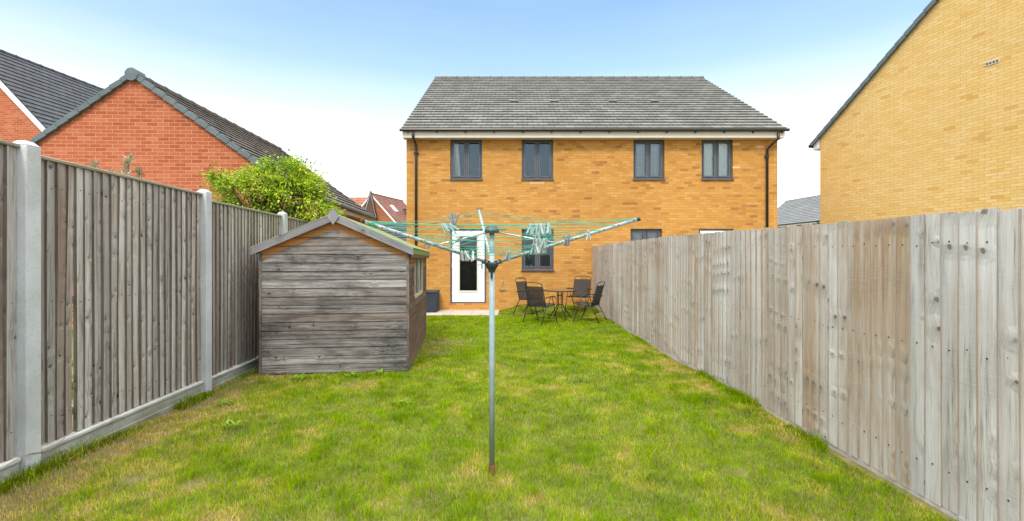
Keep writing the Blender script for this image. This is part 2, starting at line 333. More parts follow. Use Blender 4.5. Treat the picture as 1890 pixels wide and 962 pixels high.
# leaves / grass: colour per leaf from the tint attribute
def mat_leaf(name, trans=.35, rough=.55, spec=.25):
    t = NT(name, rough, spec); _, c = t.attr(); t.col(c)
    tl = t.n.new('ShaderNodeBsdfTranslucent'); t.l.new(c, tl.inputs[0]); ms = t.n.new('ShaderNodeMixShader'); ms.inputs[0].default_value = trans
    t.l.new(t.b.outputs[0], ms.inputs[1]); t.l.new(tl.outputs[0], ms.inputs[2]); t.l.new(ms.outputs[0], t.n['Material Output'].inputs[0]); return t.m
M['leaf'] = mat_leaf('leaf'); M['blade'] = mat_leaf('grass_blade', .3, .9, .0)
t = NT('thatch_soil', .95, .1); ob = t.uv(src='Object')
c = t.mix(t.rng(t.noise(ob, 5, 8, .7), .35, .65), (.15, .14, .04), (.26, .20, .10)); c = t.mix(t.rng(t.noise(ob, 60, 6, .7), .5, .7, 0, .6), c, (.10, .085, .04))
t.col(c); t.bump(t.noise(ob, 40, 6, .7), .8, .02); M['turf'] = t.m
t = NT('far_ground', .95, .1); ob = t.uv(src='Object'); t.col(t.mix(t.rng(t.noise(ob, .3, 8, .7), .35, .65), (.13, .15, .05), (.2, .18, .11))); M['ground'] = t.m

# ------------------------------------------------------------ terrain
def sstep(x, a, b):
    q = np.clip((x - a) / (b - a), 0, 1); return q * q * (3 - 2 * q)
def hgt(x, y):   # the lawn rises a little against the house wall on the right
    x = np.asarray(x, float); y = np.asarray(y, float)
    return .13 * sstep(x, -.38, .25) * sstep(y, 11.6, 13.1) + .012 * np.sin(x * 1.7 + y * .9) + .01 * np.sin(x * 3.1 - y * 2.3) - .01
def lx(y): return -3.32 - .0476 * (y - 3.11)       # left fence line
def rx(y): return 2.49 - .0125 * (y - 2.5)          # right fence line
m = MB(); m.quad((-1500, -300, -.08), (1500, -300, -.08), (1500, 2500, -.08), (-1500, 2500, -.08)); tag(m.build('ground', M['ground']), kind='structure')
m = MB(); nx, ny = 40, 90; xs = np.linspace(-3.9, 2.75, nx); ys = np.linspace(-3, 13.26, ny); vs = []
for yy in ys:
    for xx in xs: vs.append((xx, yy, float(hgt(xx, yy)) if not (xx < -.36 and yy > 11.9) else -.03))
F = [[j * nx + i, j * nx + i + 1, (j + 1) * nx + i + 1, (j + 1) * nx + i] for j in range(ny - 1) for i in range(nx - 1)]
m.add(vs, F, [[(vs[i][0], vs[i][1]) for i in f] for f in F]); tag(m.build('lawn', M['turf'], smooth=True), kind='structure')
m = MB(); m.bx(-3.75, -.37, 11.93, 13.27, -.06, .012)
m.uv = [[(m.v[i][0] - 11, m.v[i][1] - 11.93) for i in f] for f in m.f]
tag(m.build('patio', M['paving']), kind='structure')

# ------------------------------------------------------------ generic building pieces
class Fr:   # local frame: u to the right, d along the ridge, z up
    def __init__(s, o, yaw): s.o = Vector(o); c, q = math.cos(R(yaw)), math.sin(R(yaw)); s.u = V(c, -q, 0); s.d = V(q, c, 0)
    def P(s, u, d, z): return s.o + s.u * u + s.d * d + V(0, 0, z)
def wall_openings(mb, P0, du, nrm, width, z0, z1, ops, rev=.1, uo=0, mi=0):
    us = sorted({0, width} | {o[0] for o in ops} | {o[1] for o in ops}); zs = sorted({z0, z1} | {o[2] for o in ops} | {o[3] for o in ops})
    zs = [z for z in zs if z0 <= z <= z1]; Z = V(0, 0, 1)
    for a, b in zip(us, us[1:]):
        for c, d in zip(zs, zs[1:]):
            if any(o[0] <= (a + b) / 2 <= o[1] and o[2] <= (c + d) / 2 <= o[3] for o in ops): continue
            p = lambda u, z: P0 + du * u + Z * z
            mb.quad(p(a, c), p(b, c), p(b, d), p(a, d), [(a + uo, c), (b + uo, c), (b + uo, d), (a + uo, d)], mi=mi)
    for a, b, c, d in ops:
        p = lambda u, z, q: P0 + du * u + Z * z - nrm * q
        mb.quad(p(a, c, 0), p(a, d, 0), p(a, d, rev), p(a, c, rev), [(a, c), (a, d), (a + rev, d), (a + rev, c)])
        mb.quad(p(b, d, 0), p(b, c, 0), p(b, c, rev), p(b, d, rev), [(b, d), (b, c), (b + rev, c), (b + rev, d)])
        mb.quad(p(a, d, 0), p(b, d, 0), p(b, d, rev), p(a, d, rev), [(a, d), (b, d), (b, d + rev), (a, d + rev)])
        mb.quad(p(b, c, 0), p(a, c, 0), p(a, c, rev), p(b, c, rev), [(b, c), (a, c), (a, c + rev), (b, c + rev)])
def roof_slope(mb, e0, e1, r0, r1, gauge=.28, t=.034, thick=.05, uo=0):
    e0, e1, r0, r1 = map(Vector, (e0, e1, r0, r1)); n = max(2, round((r0 - e0).length / gauge))
    N = (e1 - e0).cross(r0 - e0).normalized()
    if N.z < 0: N = -N
    W = (e1 - e0).length; G = gauge
    for k in range(n):
        f0, f1 = k / n, (k + 1) / n
        a = e0.lerp(r0, f0) + N * t; b = e1.lerp(r1, f0) + N * t; c = e1.lerp(r1, f1) + N * .002; d = e0.lerp(r0, f1) + N * .002
        v0 = k * G + .004; v1 = (k + 1) * G - .001; q = uo + (k % 2) * 0.0
        mb.quad(a, b, c, d, [(q, v0), (q + W, v0), (q + W, v1), (q, v1)])
        a2 = a - N * (t + (.0 if k else thick * .4)); b2 = b - N * (t + (.0 if k else thick * .4))
        mb.quad(a2, b2, b, a, [(q, v0 + .05), (q + W, v0 + .05), (q + W, v0 + .06), (q, v0 + .06)])
        for s0, s1, sa in ((a, d, -1), (b, c, 1)):      # tile edges at the verge
            mb.quad(s0, s1, s1 - N * thick, s0 - N * (t + thick), [(0, .1), (.2, .1), (.2, .12), (0, .12)])
    mb.quad(e0 - N * thick, e1 - N * thick, r1 - N * thick, r0 - N * thick, [(0, 0), (W, 0), (W, 1), (0, 1)])
def verge_caps(mb, e, r, out, gauge=.28, w=.09, h=.10):
    e, r = Vector(e), Vector(r); n = max(2, round((r - e).length / gauge)); d = (r - e) / n; N = out.cross(d).normalized()
    if N.z < 0: N = -N
    for k in range(n):
        a = e + d * k
        mb.box(a - out * (w - .02) + N * (.012) - N * h * .62, d * .965 - N * .016, out * w, N * h, g=0)
def half_pipe(mb, a, b, r=.055):   # gutter
    a, b = Vector(a), Vector(b); mb.tube([a, b], r, 10)

def window(root, P0, du, nrm, u0, u1, z0, z1, style='two', inside=None, label=None, depth=.085, dark=False, sill=True):
    Z = V(0, 0, 1)
    def p(u, z, q): return P0 + du * u + Z * z - nrm * q
    def bar(mb, a, b, c, d, q0, q1):   # u range, z range, depth range
        mb.box(p(a, c, q1), du * (b - a), Z * (d - c), nrm * (q1 - q0), g=1)
    f = MB(); fw = .055
    for a, b, c, d in ((u0, u1, z1 - fw, z1), (u0, u1, z0, z0 + fw), (u0, u0 + fw, z0 + fw, z1 - fw), (u1 - fw, u1, z0 + fw, z1 - fw)):
        bar(f, a, b, c, d, depth, depth + .06)
    um = (u0 + u1) / 2; bar(f, um - .03, um + .03, z0 + fw, z1 - fw, depth, depth + .058)
    fo = shift(bev(f.build('window', M['upvc_dark']), .004), root)
    if label: fo['label'] = label
    s = MB(); pn = MB(); sw = .042
    for a, b in ((u0 + fw, um - .03), (um + .03, u1 - fw)):
        a += .004; b -= .004; c = z0 + fw + .004; d = z1 - fw - .004
        for A, B, C_, D in ((a, b, d - sw, d), (a, b, c, c + sw), (a, a + sw, c + sw, d - sw), (b - sw, b, c + sw, d - sw)): bar(s, A, B, C_, D, depth - .018, depth + .03)
        pn.quad(p(a + sw, c + sw, depth + .01), p(b - sw, c + sw, depth + .01), p(b - sw, d - sw, depth + .01), p(a + sw, d - sw, depth + .01))
    def sub(mb, nm, mt): o = mb.build(nm, mt); o.parent = fo; o.matrix_parent_inverse = fo.matrix_parent_inverse.copy() if False else Matrix.Identity(4); return o
    # children keep world coordinates: fo's local frame equals the world frame
    sub(s, 'sash', M['upvc_dark']); sub(pn, 'pane', M['glass'])
    if sill:
        sl = MB(); sl.box(p(u0 - .02, z0 - .035, depth + .05), du * (u1 - u0 + .04), Z * .033, nrm * (depth + .10)); sub(sl, 'sill', M['upvc_dark'])
    # the room behind the glass
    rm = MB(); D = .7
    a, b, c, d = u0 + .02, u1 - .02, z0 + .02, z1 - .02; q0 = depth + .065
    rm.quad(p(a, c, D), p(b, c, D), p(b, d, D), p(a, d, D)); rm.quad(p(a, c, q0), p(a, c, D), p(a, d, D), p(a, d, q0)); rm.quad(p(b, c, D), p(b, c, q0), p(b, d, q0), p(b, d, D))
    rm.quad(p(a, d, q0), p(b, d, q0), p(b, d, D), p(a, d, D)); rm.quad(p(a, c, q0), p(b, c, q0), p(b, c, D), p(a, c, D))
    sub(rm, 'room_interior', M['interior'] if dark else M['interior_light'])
    if inside == 'blind':
        bl = MB(); nsl = int((z1 - z0 - .1) / .05)
        for k in range(nsl):
            zz = z0 + .06 + k * .05; bl.box(p(u0 + .05, zz, depth + .115), du * (u1 - u0 - .1), nrm * .022 + Z * .034, Z * .003)
        sub(bl, 'venetian_blind', M['blind'])
    if inside in ('blind', 'rail'):
        cu = MB(); cu.box(p(u1 - .2, z0 + .05, depth + .16), du * .035, Z * (z1 - z0 - .1), nrm * .02); sub(cu, 'blind_wand', M['white_paint'])
    if inside == 'curtain':
        cu = MB(); n = 40
        pts = [(u0 + .03 + (u1 - u0 - .06) * i / n, depth + .072 + .008 * math.sin(i * 1.9) + .003 * math.sin(i * 4.1)) for i in range(n + 1)]
        for (a, qa), (b, qb) in zip(pts, pts[1:]): cu.quad(p(a, z0 + .03, qa), p(b, z0 + .03, qb), p(b, z1 - .03, qb), p(a, z1 - .03, qa))
        sub(cu, 'curtain', M['curtain'])
    if inside == 'side_curtain':
        cu = MB(); n = 12
        for i in range(n):
            a = u0 + .06 + .012 * i; qa = depth + .12 + .02 * math.sin(i * 2.1); qb = depth + .12 + .02 * math.sin((i + 1) * 2.1); sp = .09 * i / n
            cu.quad(p(a + sp, z0 + .06, qa), p(a + .012 + sp * 1.09, z0 + .06, qb), p(a + .012, z1 - .06, qb), p(a, z1 - .06, qa))
        sub(cu, 'curtain', M['curtain'])
    return fo

# ------------------------------------------------------------ main house (pair of semis)
HY = 13.27; HX0, HX1 = -3.08, 7.74; HW = HX1 - HX0
house = thing('semi_detached_house', (HX0, HY, 0), 'buff brick semi detached pair facing down the lawn, grey tiled roof', 'house')
P0 = V(HX0, HY, 0); DU = V(1, 0, 0); NF = V(0, -1, 0)
def X2u(px): return (px - 945) / 63.3 - HX0
UW = [(X2u(831), X2u(890)), (X2u(963), X2u(1021)), (X2u(1169), X2u(1226.5)), (X2u(1295), X2u(1353))]
LWn = [(X2u(963), X2u(1022)), (X2u(1164), X2u(1222))]
DR = (X2u(831), X2u(897.5)); D2 = (X2u(1290), X2u(1354))
ops = [(a, b, 3.83, 5.00) for a, b in UW] + [(a, b, 1.18, 2.375) for a, b in LWn] + [(*DR, .20, 2.375), (*D2, .20, 2.375)]
m = MB(); wall_openings(m, P0, DU, NF, HW, -.1, 5.10, ops, .10)
hw = 5.33
F1 = Fr((HX0, HY + hw, 0), 90)   # ridge runs along +X
for d_, sg in ((0, -1), (HW, 1)):   # end walls with gables
    pts = [F1.P(-hw, d_, -.1), F1.P(hw, d_, -.1), F1.P(hw, d_, 5.1), F1.P(0, d_, 8.72), F1.P(-hw, d_, 5.1)]
    uvs = [(0, -.1), (2 * hw, -.1), (2 * hw, 5.1), (hw, 8.72), (0, 5.1)]; m.poly(pts, uvs)
m.quad(F1.P(-hw, 0, -.1), F1.P(-hw, HW, -.1), F1.P(-hw, HW, 5.1), F1.P(-hw, 0, 5.1))
shift(m.build('wall', M['brick_buff']), house)
# pale replacement bricks
for px, py, n in ((978, 340, 2), (1352, 271, 1), (1352, 312, 1), (1396, 276, 1)):
    m = MB(); x = (px - 945) / 63.3; z = round((1.45 + (481 - py) / 63.3) / .075) * .075 + .01
    m.box(V(x, HY - .002, z), (.215 * n, 0, 0), (0, .02, 0), (0, 0, .06)); shift(m.build('pale_brick', M['pale_brick']), house)
# movement joint
m = MB(); m.bx(2.36, 2.372, HY - .002, HY + .01, .1, 5.0); shift(m.build('movement_joint', M['joint']), house)
m = MB(); ez, rz_ = 5.20, 8.93; ey, ry = 12.93, HY + hw
roof_slope(m, (HX0 - .06, ey, ez), (HX1 + .06, ey, ez), (HX0 - .06, ry, rz_ - .02), (HX1 + .06, ry, rz_ - .02), .285)
roof_slope(m, (HX1 + .06, 2 * ry - ey, ez), (HX0 - .06, 2 * ry - ey, ez), (HX1 + .06, ry, rz_ - .02), (HX0 - .06, ry, rz_ - .02), .285)
roof = shift(m.build('roof', M['tile_grey']), house)
m = MB(); n = 24
for k in range(n):
    a = HX0 - .06 + (HW + .12) * k / n; b = HX0 - .06 + (HW + .12) * (k + 1) / n
    m.tube([(a, ry, rz_ - .05), (b - .01, ry, rz_ - .05)], .095, 10); m.tube([(b - .03, ry, rz_ - .05), (b, ry, rz_ - .05)], .108, 10)
shift(m.build('ridge_tiles', M['tile_grey']), house)
for x in (-.07, 1.28, 3.25, 4.65):   # roof vents in the tile courses
    f = (1.45 + (481 - 194) / 45 - 5.17)
    t_ = .42; y_ = ey + (ry - ey) * t_; z_ = ez + (rz_ - ez) * t_
    m = MB(); m.box(V(x, y_ - .04, z_ + .02), (.28, 0, 0), (0, .06, .042), (0, -.012, .022)); shift(m.build('roof_vent', M['black_pl']), house)
m = MB(); m.bx(HX0 - .05, HX1 + .05, 13.0, 13.022, 4.96, 5.17); fas = shift(m.build('fascia', M['cream']), house)
m = MB(); m.bx(HX0 - .05, HX1 + .05, 13.024, 13.265, 4.967, 4.985); shift(m.build('soffit', M['cream']), house)
for x0, x1 in ((HX0 - .05, HX0 - .03), (HX1 + .03, HX1 + .05)):
    m = MB(); m.box(V(x0, 13.025, 4.99), (x1 - x0, 0, 0), (0, .24, 0), (0, 0, .22)); shift(m.build('eaves_box_end', M['cream']), house)
m = MB(); m.tube([(HX0 - .11, 12.93, 5.165), (HX1 + .13, 12.93, 5.165)], .044, 10)
g = shift(m.build('gutter', M['black_pl'], smooth=False), house)
for k in range(14): m = MB(); x = HX0 + .1 + k * .82; m.box(V(x, 12.95, 5.085), (.03, 0, 0), (0, .049, 0), (0, 0, .05)); shift(m.build('gutter_bracket', M['black_pl']), house)
def downpipe(root, pts, clips, nm='downpipe', r=.034):
    m = MB(); m.tube(pts, r, 10)
    o = shift(m.build(nm, M['black_pl'], smooth=True), root)
    for z in clips:
        c = MB(); q = pts[-1]; c.tube([(q[0], q[1], z), (q[0], q[1], z + .05)], r + .012, 10); c.box(V(q[0] - .075, q[1] + .01, z + .012), (.15, 0, 0), (0, .03, 0), (0, 0, .026)); shift(c.build('pipe_clip', M['black_pl']), root); return o
x = (768 - 945) / 63.3
downpipe(house, [(x - .02, 12.94, 5.1), (x - .02, 12.94, 4.98), (x + .01, 13.21, 4.80), (x + .01, 13.21, 4.7), (x + .01, 13.21, 0.02)], (4.55, 3.35, 1.9, .8))
x = (1414 - 945) / 63.3
downpipe(house, [(x + .17, 12.94, 5.1), (x + .17, 12.94, 4.92), (x + .03, 13.15, 4.74), (x, 13.21, 4.66), (x, 13.21, .02)], (4.45, 3.35, 1.9, .8))
ins = ['side_curtain', None, 'blind', 'curtain']
for (a, b), k in zip(UW, ins): window(house, P0, DU, NF, a, b, 3.83, 5.00, inside=k)
window(house, P0, DU, NF, *LWn[0], 1.18, 2.375, dark=True)
window(house, P0, DU, NF, *LWn[1], 1.18, 2.375, inside='blind', dark=True)
# things on the kitchen window sill
x = HX0 + LWn[0][0]
for k, (dx, w_, h_) in enumerate(((.10, .12, .05), (.26, .05, .08), (.38, .06, .06))): m = MB(); m.bx(x + dx, x + dx + w_, HY + .16, HY + .22, 1.24, 1.24 + h_); shift(m.build('sill_ornament', M['white_paint']), house)
# back doors
def door(u0, u1, z0, z1, glazed, label):
    def P(u, z, y): return V(HX0 + u, y, z)
    f = MB(); fw = .05; y0, y1 = HY + .03, HY + .10
    for a, b, c, d in ((u0, u0 + fw, z0, z1), (u1 - fw, u1, z0, z1), (u0 + fw, u1 - fw, z1 - fw, z1), (u0 + fw, u1 - fw, z0, z0 + .035)):
        f.box(P(a, c, y0), (b - a, 0, 0), (0, y1 - y0, 0), (0, 0, d - c))
    fo = shift(f.build('door', M['upvc_dark']), house); fo['label'] = label
    def sub(mb, nm, mt, sm=False): o = mb.build(nm, mt, smooth=sm); o.parent = fo; return o
    a, b, c, d = u0 + fw + .004, u1 - fw - .004, z0 + .04, z1 - fw - .004
    l = MB(); yl = HY + .04
    if glazed:
        ga, gb, gc, gd = a + .22, b - .22, c + .33, d - .16
        for A, B, C_, D in ((a, ga, c, d), (gb, b, c, d), (ga, gb, c, gc), (ga, gb, gd, d)): l.box(P(A, C_, yl), (B - A, 0, 0), (0, .045, 0), (0, 0, D - C_))
        sub(l, 'leaf', M['upvc_white'])
        tr_ = MB(); w_ = .045
        for A, B, C_, D in ((ga - w_, gb + w_, gd, gd + w_), (ga - w_, gb + w_, gc - w_, gc), (ga - w_, ga, gc, gd), (gb, gb + w_, gc, gd)): tr_.box(P(A, C_, yl - .014), (B - A, 0, 0), (0, .0115, 0), (0, 0, D - C_))
        sub(tr_, 'glazing_trim', M['door_trim'])
        g_ = MB(); g_.quad(P(ga, gc, yl + .02), P(gb, gc, yl + .02), P(gb, gd, yl + .02), P(ga, gd, yl + .02)); sub(g_, 'pane', M['glass'])
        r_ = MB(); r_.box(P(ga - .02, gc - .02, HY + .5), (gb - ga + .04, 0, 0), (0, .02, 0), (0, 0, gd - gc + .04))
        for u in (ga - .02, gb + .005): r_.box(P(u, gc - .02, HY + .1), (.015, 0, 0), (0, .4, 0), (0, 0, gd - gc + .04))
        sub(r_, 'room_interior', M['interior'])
    else:
        l.box(P(a, c, yl), (b - a, 0, 0), (0, .045, 0), (0, 0, d - c)); sub(l, 'leaf', M['upvc_white'])
    h = MB(); hx = b - .075; h.box(P(hx - .012, z0 + 1.0, yl - .012), (.028, 0, 0), (0, .01, 0), (0, 0, .22)); h.tube([P(hx, z0 + 1.13, yl - .05), P(hx - .11, z0 + 1.13, yl - .05)], .008, 6); h.tube([P(hx, z0 + 1.13, yl - .005), P(hx, z0 + 1.13, yl - .05)], .007, 6)
    sub(h, 'handle', M['black_pl'])
    for zz in (z0 + .25, z0 + 1.05, z1 - .3):
        k = MB(); k.box(P(a - .005, zz, yl - .016), (.03, 0, 0), (0, .015, 0), (0, 0, .10)); sub(k, 'hinge', M['upvc_white'])
door(*DR, .20, 2.375, True, 'white back door with tall glass pane and ivory trim')
door(*D2, .20, 2.375, False, 'plain white back door half hidden by the right fence')
m = MB(); m.tube([(0.68, HY - .03, 2.11), (.68, HY, 2.11)], .035, 10); m.box(V(.655, HY - .06, 2.085), (.05, 0, 0), (0, .03, 0), (0, 0, .05)); shift(m.build('wall_vent', M['black_pl']), house)

# ------------------------------------------------------------ gable-ended neighbour building
def gable_house(name, label, o, yaw, hw, eave, ridge, depth, brick, tile, fascia, verge='caps', gauge=.28, oh=.2, vo=.05, cat='house', vents=None, gut='black_pl', barge=None, chop_front=None):
    fr = Fr(o, yaw); root = thing(name, o, label, cat); sl = (ridge - eave) / hw
    m = MB(); uo = 0
    for d_ in (0, depth):
        pts = [fr.P(-hw, d_, -.1), fr.P(hw, d_, -.1), fr.P(hw, d_, eave - .06), fr.P(0, d_, ridge - .06), fr.P(-hw, d_, eave - .06)]
        m.poly(pts if d_ == 0 else pts[::-1], [(0, -.1), (2 * hw, -.1), (2 * hw, eave - .06), (hw, ridge - .06), (0, eave - .06)] if d_ == 0 else [(0, eave), (hw, ridge), (2 * hw, eave), (2 * hw, 0), (0, 0)])
    for s in (-hw, hw): m.quad(fr.P(s, 0, -.1), fr.P(s, depth, -.1), fr.P(s, depth, eave - .06), fr.P(s, 0, eave - .06))
    shift(m.build('wall', brick), root)
    m = MB(); R_ = {}
    for s in (-1, 1):
        ez = eave - oh * sl
        e0, e1 = fr.P(s * (hw + oh), -vo, ez), fr.P(s * (hw + oh), depth + vo, ez); r0, r1 = fr.P(0, -vo, ridge), fr.P(0, depth + vo, ridge)
        if s > 0: roof_slope(m, e0, e1, r0, r1, gauge)
        else: roof_slope(m, e1, e0, r1, r0, gauge)
    rf = shift(m.build('roof', tile), root)
    m = MB(); n = int(depth / .42)
    for k in range(n):
        a = -vo + (depth + 2 * vo) * k / n; b = -vo + (depth + 2 * vo) * (k + 1) / n
        m.tube([fr.P(0, a, ridge - .04), fr.P(0, b - .01, ridge - .04)], .10, 10); m.tube([fr.P(0, b - .035, ridge - .04), fr.P(0, b, ridge - .04)], .113, 10)
    shift(m.build('ridge_tiles', tile), root)
    if verge == 'caps':
        m = MB()
        for s in (-1, 1):
            for dd, out in ((-vo, -fr.d), (depth + vo, fr.d)):
                m = MB(); verge_caps(m, fr.P(s * (hw + oh), dd, eave - oh * sl), fr.P(0, dd, ridge), out, gauge); shift(m.build('verge_tiles', M['verge']), root)
        m = MB(); m.tube([fr.P(0, -vo - .035, ridge - .03), fr.P(0, -vo + .2, ridge - .03)], .135, 9); shift(m.build('ridge_end_cap', M['verge']), root)
    if barge:
        for s in (-1, 1):
            m = MB(); a = fr.P(s * (hw + oh), -vo + .0, eave - oh * sl - .27); b = fr.P(0, -vo + .0, ridge - .27)
            m.box(a, b - a, -fr.d * .03, V(0, 0, .22), g=0); shift(m.build('bargeboard', barge), root)
    for s in (-1, 1):
        m = MB(); ez = eave - oh * sl
        m.box(fr.P(s * (hw + oh - .02), -.02, ez - .20), fr.d * (depth + .04), fr.u * s * .018, V(0, 0, .17), g=0)
        m.box(fr.P(s * hw, -.02, ez - .20), fr.d * (depth + .04), fr.u * s * (oh - .022), V(0, 0, .015), g=0)
        for dd in (-.02, depth): m.box(fr.P(s * hw, dd, ez - .184), fr.d * .02, fr.u * s * (oh - .022), V(0, 0, .17 + .0), g=0)
        shift(m.build('fascia', fascia), root)
        m = MB(); m.tube([fr.P(s * (hw + oh + .04), -vo - .02, ez - .045), fr.P(s * (hw + oh + .04), depth + vo, ez - .045)], .052, 8); shift(m.build('gutter', M[gut]), root)
    return root, fr

# red brick garage over the left fence
gr, gf = gable_house('garage', 'red brick garage with brown tiled roof just behind the left fence', (-7.72, 9.30, 0), -2.2, 3.02, 3.08, 5.26, 6.2, M['brick_red'], M['tile_brown'], M['cream'], gauge=.27, oh=.17, cat='garage')
# big red brick house top left: white bargeboard, slate roof, roof window
hr, hf = gable_house('red_brick_house', 'red brick house with dark slate roof, white bargeboard, behind the garage', (-19.75, 16.3, 0), 5.0, 4.3, 5.25, 9.50, 13, M['brick_red'], M['tile_slate'], M['white_paint'], verge='none', gauge=.29, barge=M['white_paint'], oh=.15)
def slope_item(name, fr, hw, eave, ridge, f, d0, w_, h_, root, mats, thick=.08):
    # f: fraction down from ridge to eave at the item's top edge; on the +u slope
    L = math.hypot(hw, ridge - eave); dn = (fr.P(hw, 0, eave) - fr.P(0, 0, ridge)).normalized(); N = fr.d.cross(dn)
    if N.z < 0: N = -N
    p = fr.P(0, d0, ridge) + dn * L * f + N * .02
    m = MB(); q = .07
    m.box(p, fr.d * w_, dn * q, N * thick); m.box(p + dn * (h_ - q), fr.d * w_, dn * q, N * thick); m.box(p + dn * q, fr.d * q, dn * (h_ - 2 * q), N * thick); m.box(p + dn * q + fr.d * (w_ - q), fr.d * q, dn * (h_ - 2 * q), N * thick)
    o = shift(m.build(name, mats[0]), root); g_ = MB(); a = p + dn * q + fr.d * q + N * thick * .6
    g_.quad(a, a + fr.d * (w_ - 2 * q), a + fr.d * (w_ - 2 * q) + dn * (h_ - 2 * q), a + dn * (h_ - 2 * q)); go = g_.build('pane', mats[1]); go.parent = o
    return o
t = NT('roof_window_glass', .08, .8); t.col((.35, .40, .46)); M['sky_glass'] = t.m
slope_item('roof_window', hf, 4.3, 5.25, 9.5, .46, 4.3, .95, 1.3, hr, (M['verge'], M['sky_glass']))

# pale buff house on the right: its gable wall runs back beside the fence
c0 = V(9.75, 14.4, 0); gy = 16.9
DW = V(.291, -.957, 0); NI = V(.957, .291, 0)   # along the gable wall towards the camera; into the house
rh = thing('buff_brick_house', c0, 'pale buff brick house, blank gable wall behind the right fence', 'house')
EW, EZ, SL = 9.4, 5.33, .835; RZ = EZ + EW / 2 * SL; DP = 9
m = MB(); P = lambda u, z, q=0: c0 + DW * u + NI * q + V(0, 0, z)
vb = (4.22, 5.52, 4.435, 5.785)
# gable wall in one sheet
m.poly([P(0, -.1), P(EW, -.1), P(EW, EZ), P(EW / 2, RZ), P(0, EZ)], [(0, -.1), (EW, -.1), (EW, EZ), (EW / 2, RZ), (0, EZ)])
m.quad(P(0, -.1, DP), P(0, -.1), P(0, EZ), P(0, EZ, DP)); m.quad(P(EW, -.1), P(EW, -.1, DP), P(EW, EZ, DP), P(EW, EZ))
m.poly([P(0, -.1, DP), P(0, EZ, DP), P(EW / 2, RZ, DP), P(EW, EZ, DP), P(EW, -.1, DP)], [(0, 0), (0, EZ), (EW / 2, RZ), (EW, EZ), (EW, 0)])
shift(m.build('wall', M['brick_pale']), rh)
m = MB(); oh = .26; vo = .07; ev = EZ + .05 - oh * SL
roof_slope(m, P(-oh, ev, DP), P(-oh, ev, -vo), P(EW / 2, RZ + .05, DP), P(EW / 2, RZ + .05, -vo), .28, t=.03)
roof_slope(m, P(EW + oh, ev, -vo), P(EW + oh, ev, DP), P(EW / 2, RZ + .05, -vo), P(EW / 2, RZ + .05, DP), .28, t=.03)
shift(m.build('roof', M['tile_slate']), rh)
m = MB(); verge_caps(m, P(-oh, ev, -vo), P(EW / 2, RZ + .05, -vo), -NI, .30, w=.07, h=.11); shift(m.build('verge_tiles', M['verge']), rh); m = MB(); verge_caps(m, P(EW + oh, ev, -vo), P(EW / 2, RZ + .05, -vo), -NI, .30, w=.07, h=.11)
shift(m.build('verge_tiles', M['verge']), rh)
m = MB(); m.box(P(-oh + .03, ev - .16, .0), -DW * -.018, NI * DP, V(0, 0, .15)); m.box(P(-oh + .03, ev - .175, 0), DW * (oh - .035), NI * DP, V(0, 0, .014)); 
m.poly([P(-oh + .05, ev - .16, -.012), P(-.002, ev - .16, -.012), P(-.002, EZ - .04, -.012), P(-oh + .05, ev - .02, -.012)], [(0, 0), (.2, 0), (.2, .3), (0, .2)])
shift(m.build('fascia', M['white_paint']), rh)
m = MB(); m.tube([P(-oh - .04, ev - .03, -vo), P(-oh - .04, ev - .03, DP)], .055, 8); shift(m.build('gutter', M['black_pl']), rh)
# air brick
m = MB(); ua, za = 4.06, 5.93
m.box(P(ua, za, -.012), DW * .25, V(0, 0, .012), NI * .014); m.box(P(ua, za + .068, -.012), DW * .25, V(0, 0, .012), NI * .014)
for k in range(5): m.box(P(ua + k * .0597, za + .012, -.012), DW * .0115, V(0, 0, .056), NI * .014)
ab = shift(m.build('air_brick', M['cream']), rh)
m = MB(); m.quad(P(ua + .01, za + .01, -.004), P(ua + .24, za + .01, -.004), P(ua + .24, za + .07, -.004), P(ua + .01, za + .07, -.004)); o = m.build('grille', M['interior_light']); o.parent = ab

# distant houses
fh, ff = gable_house('far_red_house', 'distant orange brick house with white bargeboard and small grey dormer', (-13.9, 45, 0), 17, 3.1, 4.9, 8.1, 5.8, M['brick_orange'], M['tile_redbrown'], M['white_paint'], verge='none', barge=M['white_paint'], gauge=.3)
slope_item('roof_window', ff, 3.1, 4.9, 8.1, .34, 1.6, .5, .9, fh, (M['white_paint'], M['sky_glass']), thick=.12)
m = MB(); b0 = ff.P(1.55, 3.6, 5.5)
m.box(b0, ff.u * 1.3, ff.d * 1.5, V(0, 0, 1.25)); shift(m.build('dormer', M['dormer']), fh)
m = MB(); m.box(ff.P(1.45, 3.5, 6.752), ff.u * 1.5, ff.d * 1.7, V(0, 0, .12)); shift(m.build('dormer_roof', M['tile_slate']), fh)
m = MB(); m.quad(ff.P(2.855, 3.8, 5.7), ff.P(2.855, 4.8, 5.7), ff.P(2.855, 4.8, 6.6), ff.P(2.855, 3.8, 6.6)); m.quad(ff.P(1.7, 3.595, 5.9), ff.P(2.7, 3.595, 5.9), ff.P(2.7, 3.595, 6.6), ff.P(1.7, 3.595, 6.6)); shift(m.build('dormer_window', M['glass_dark']), fh)
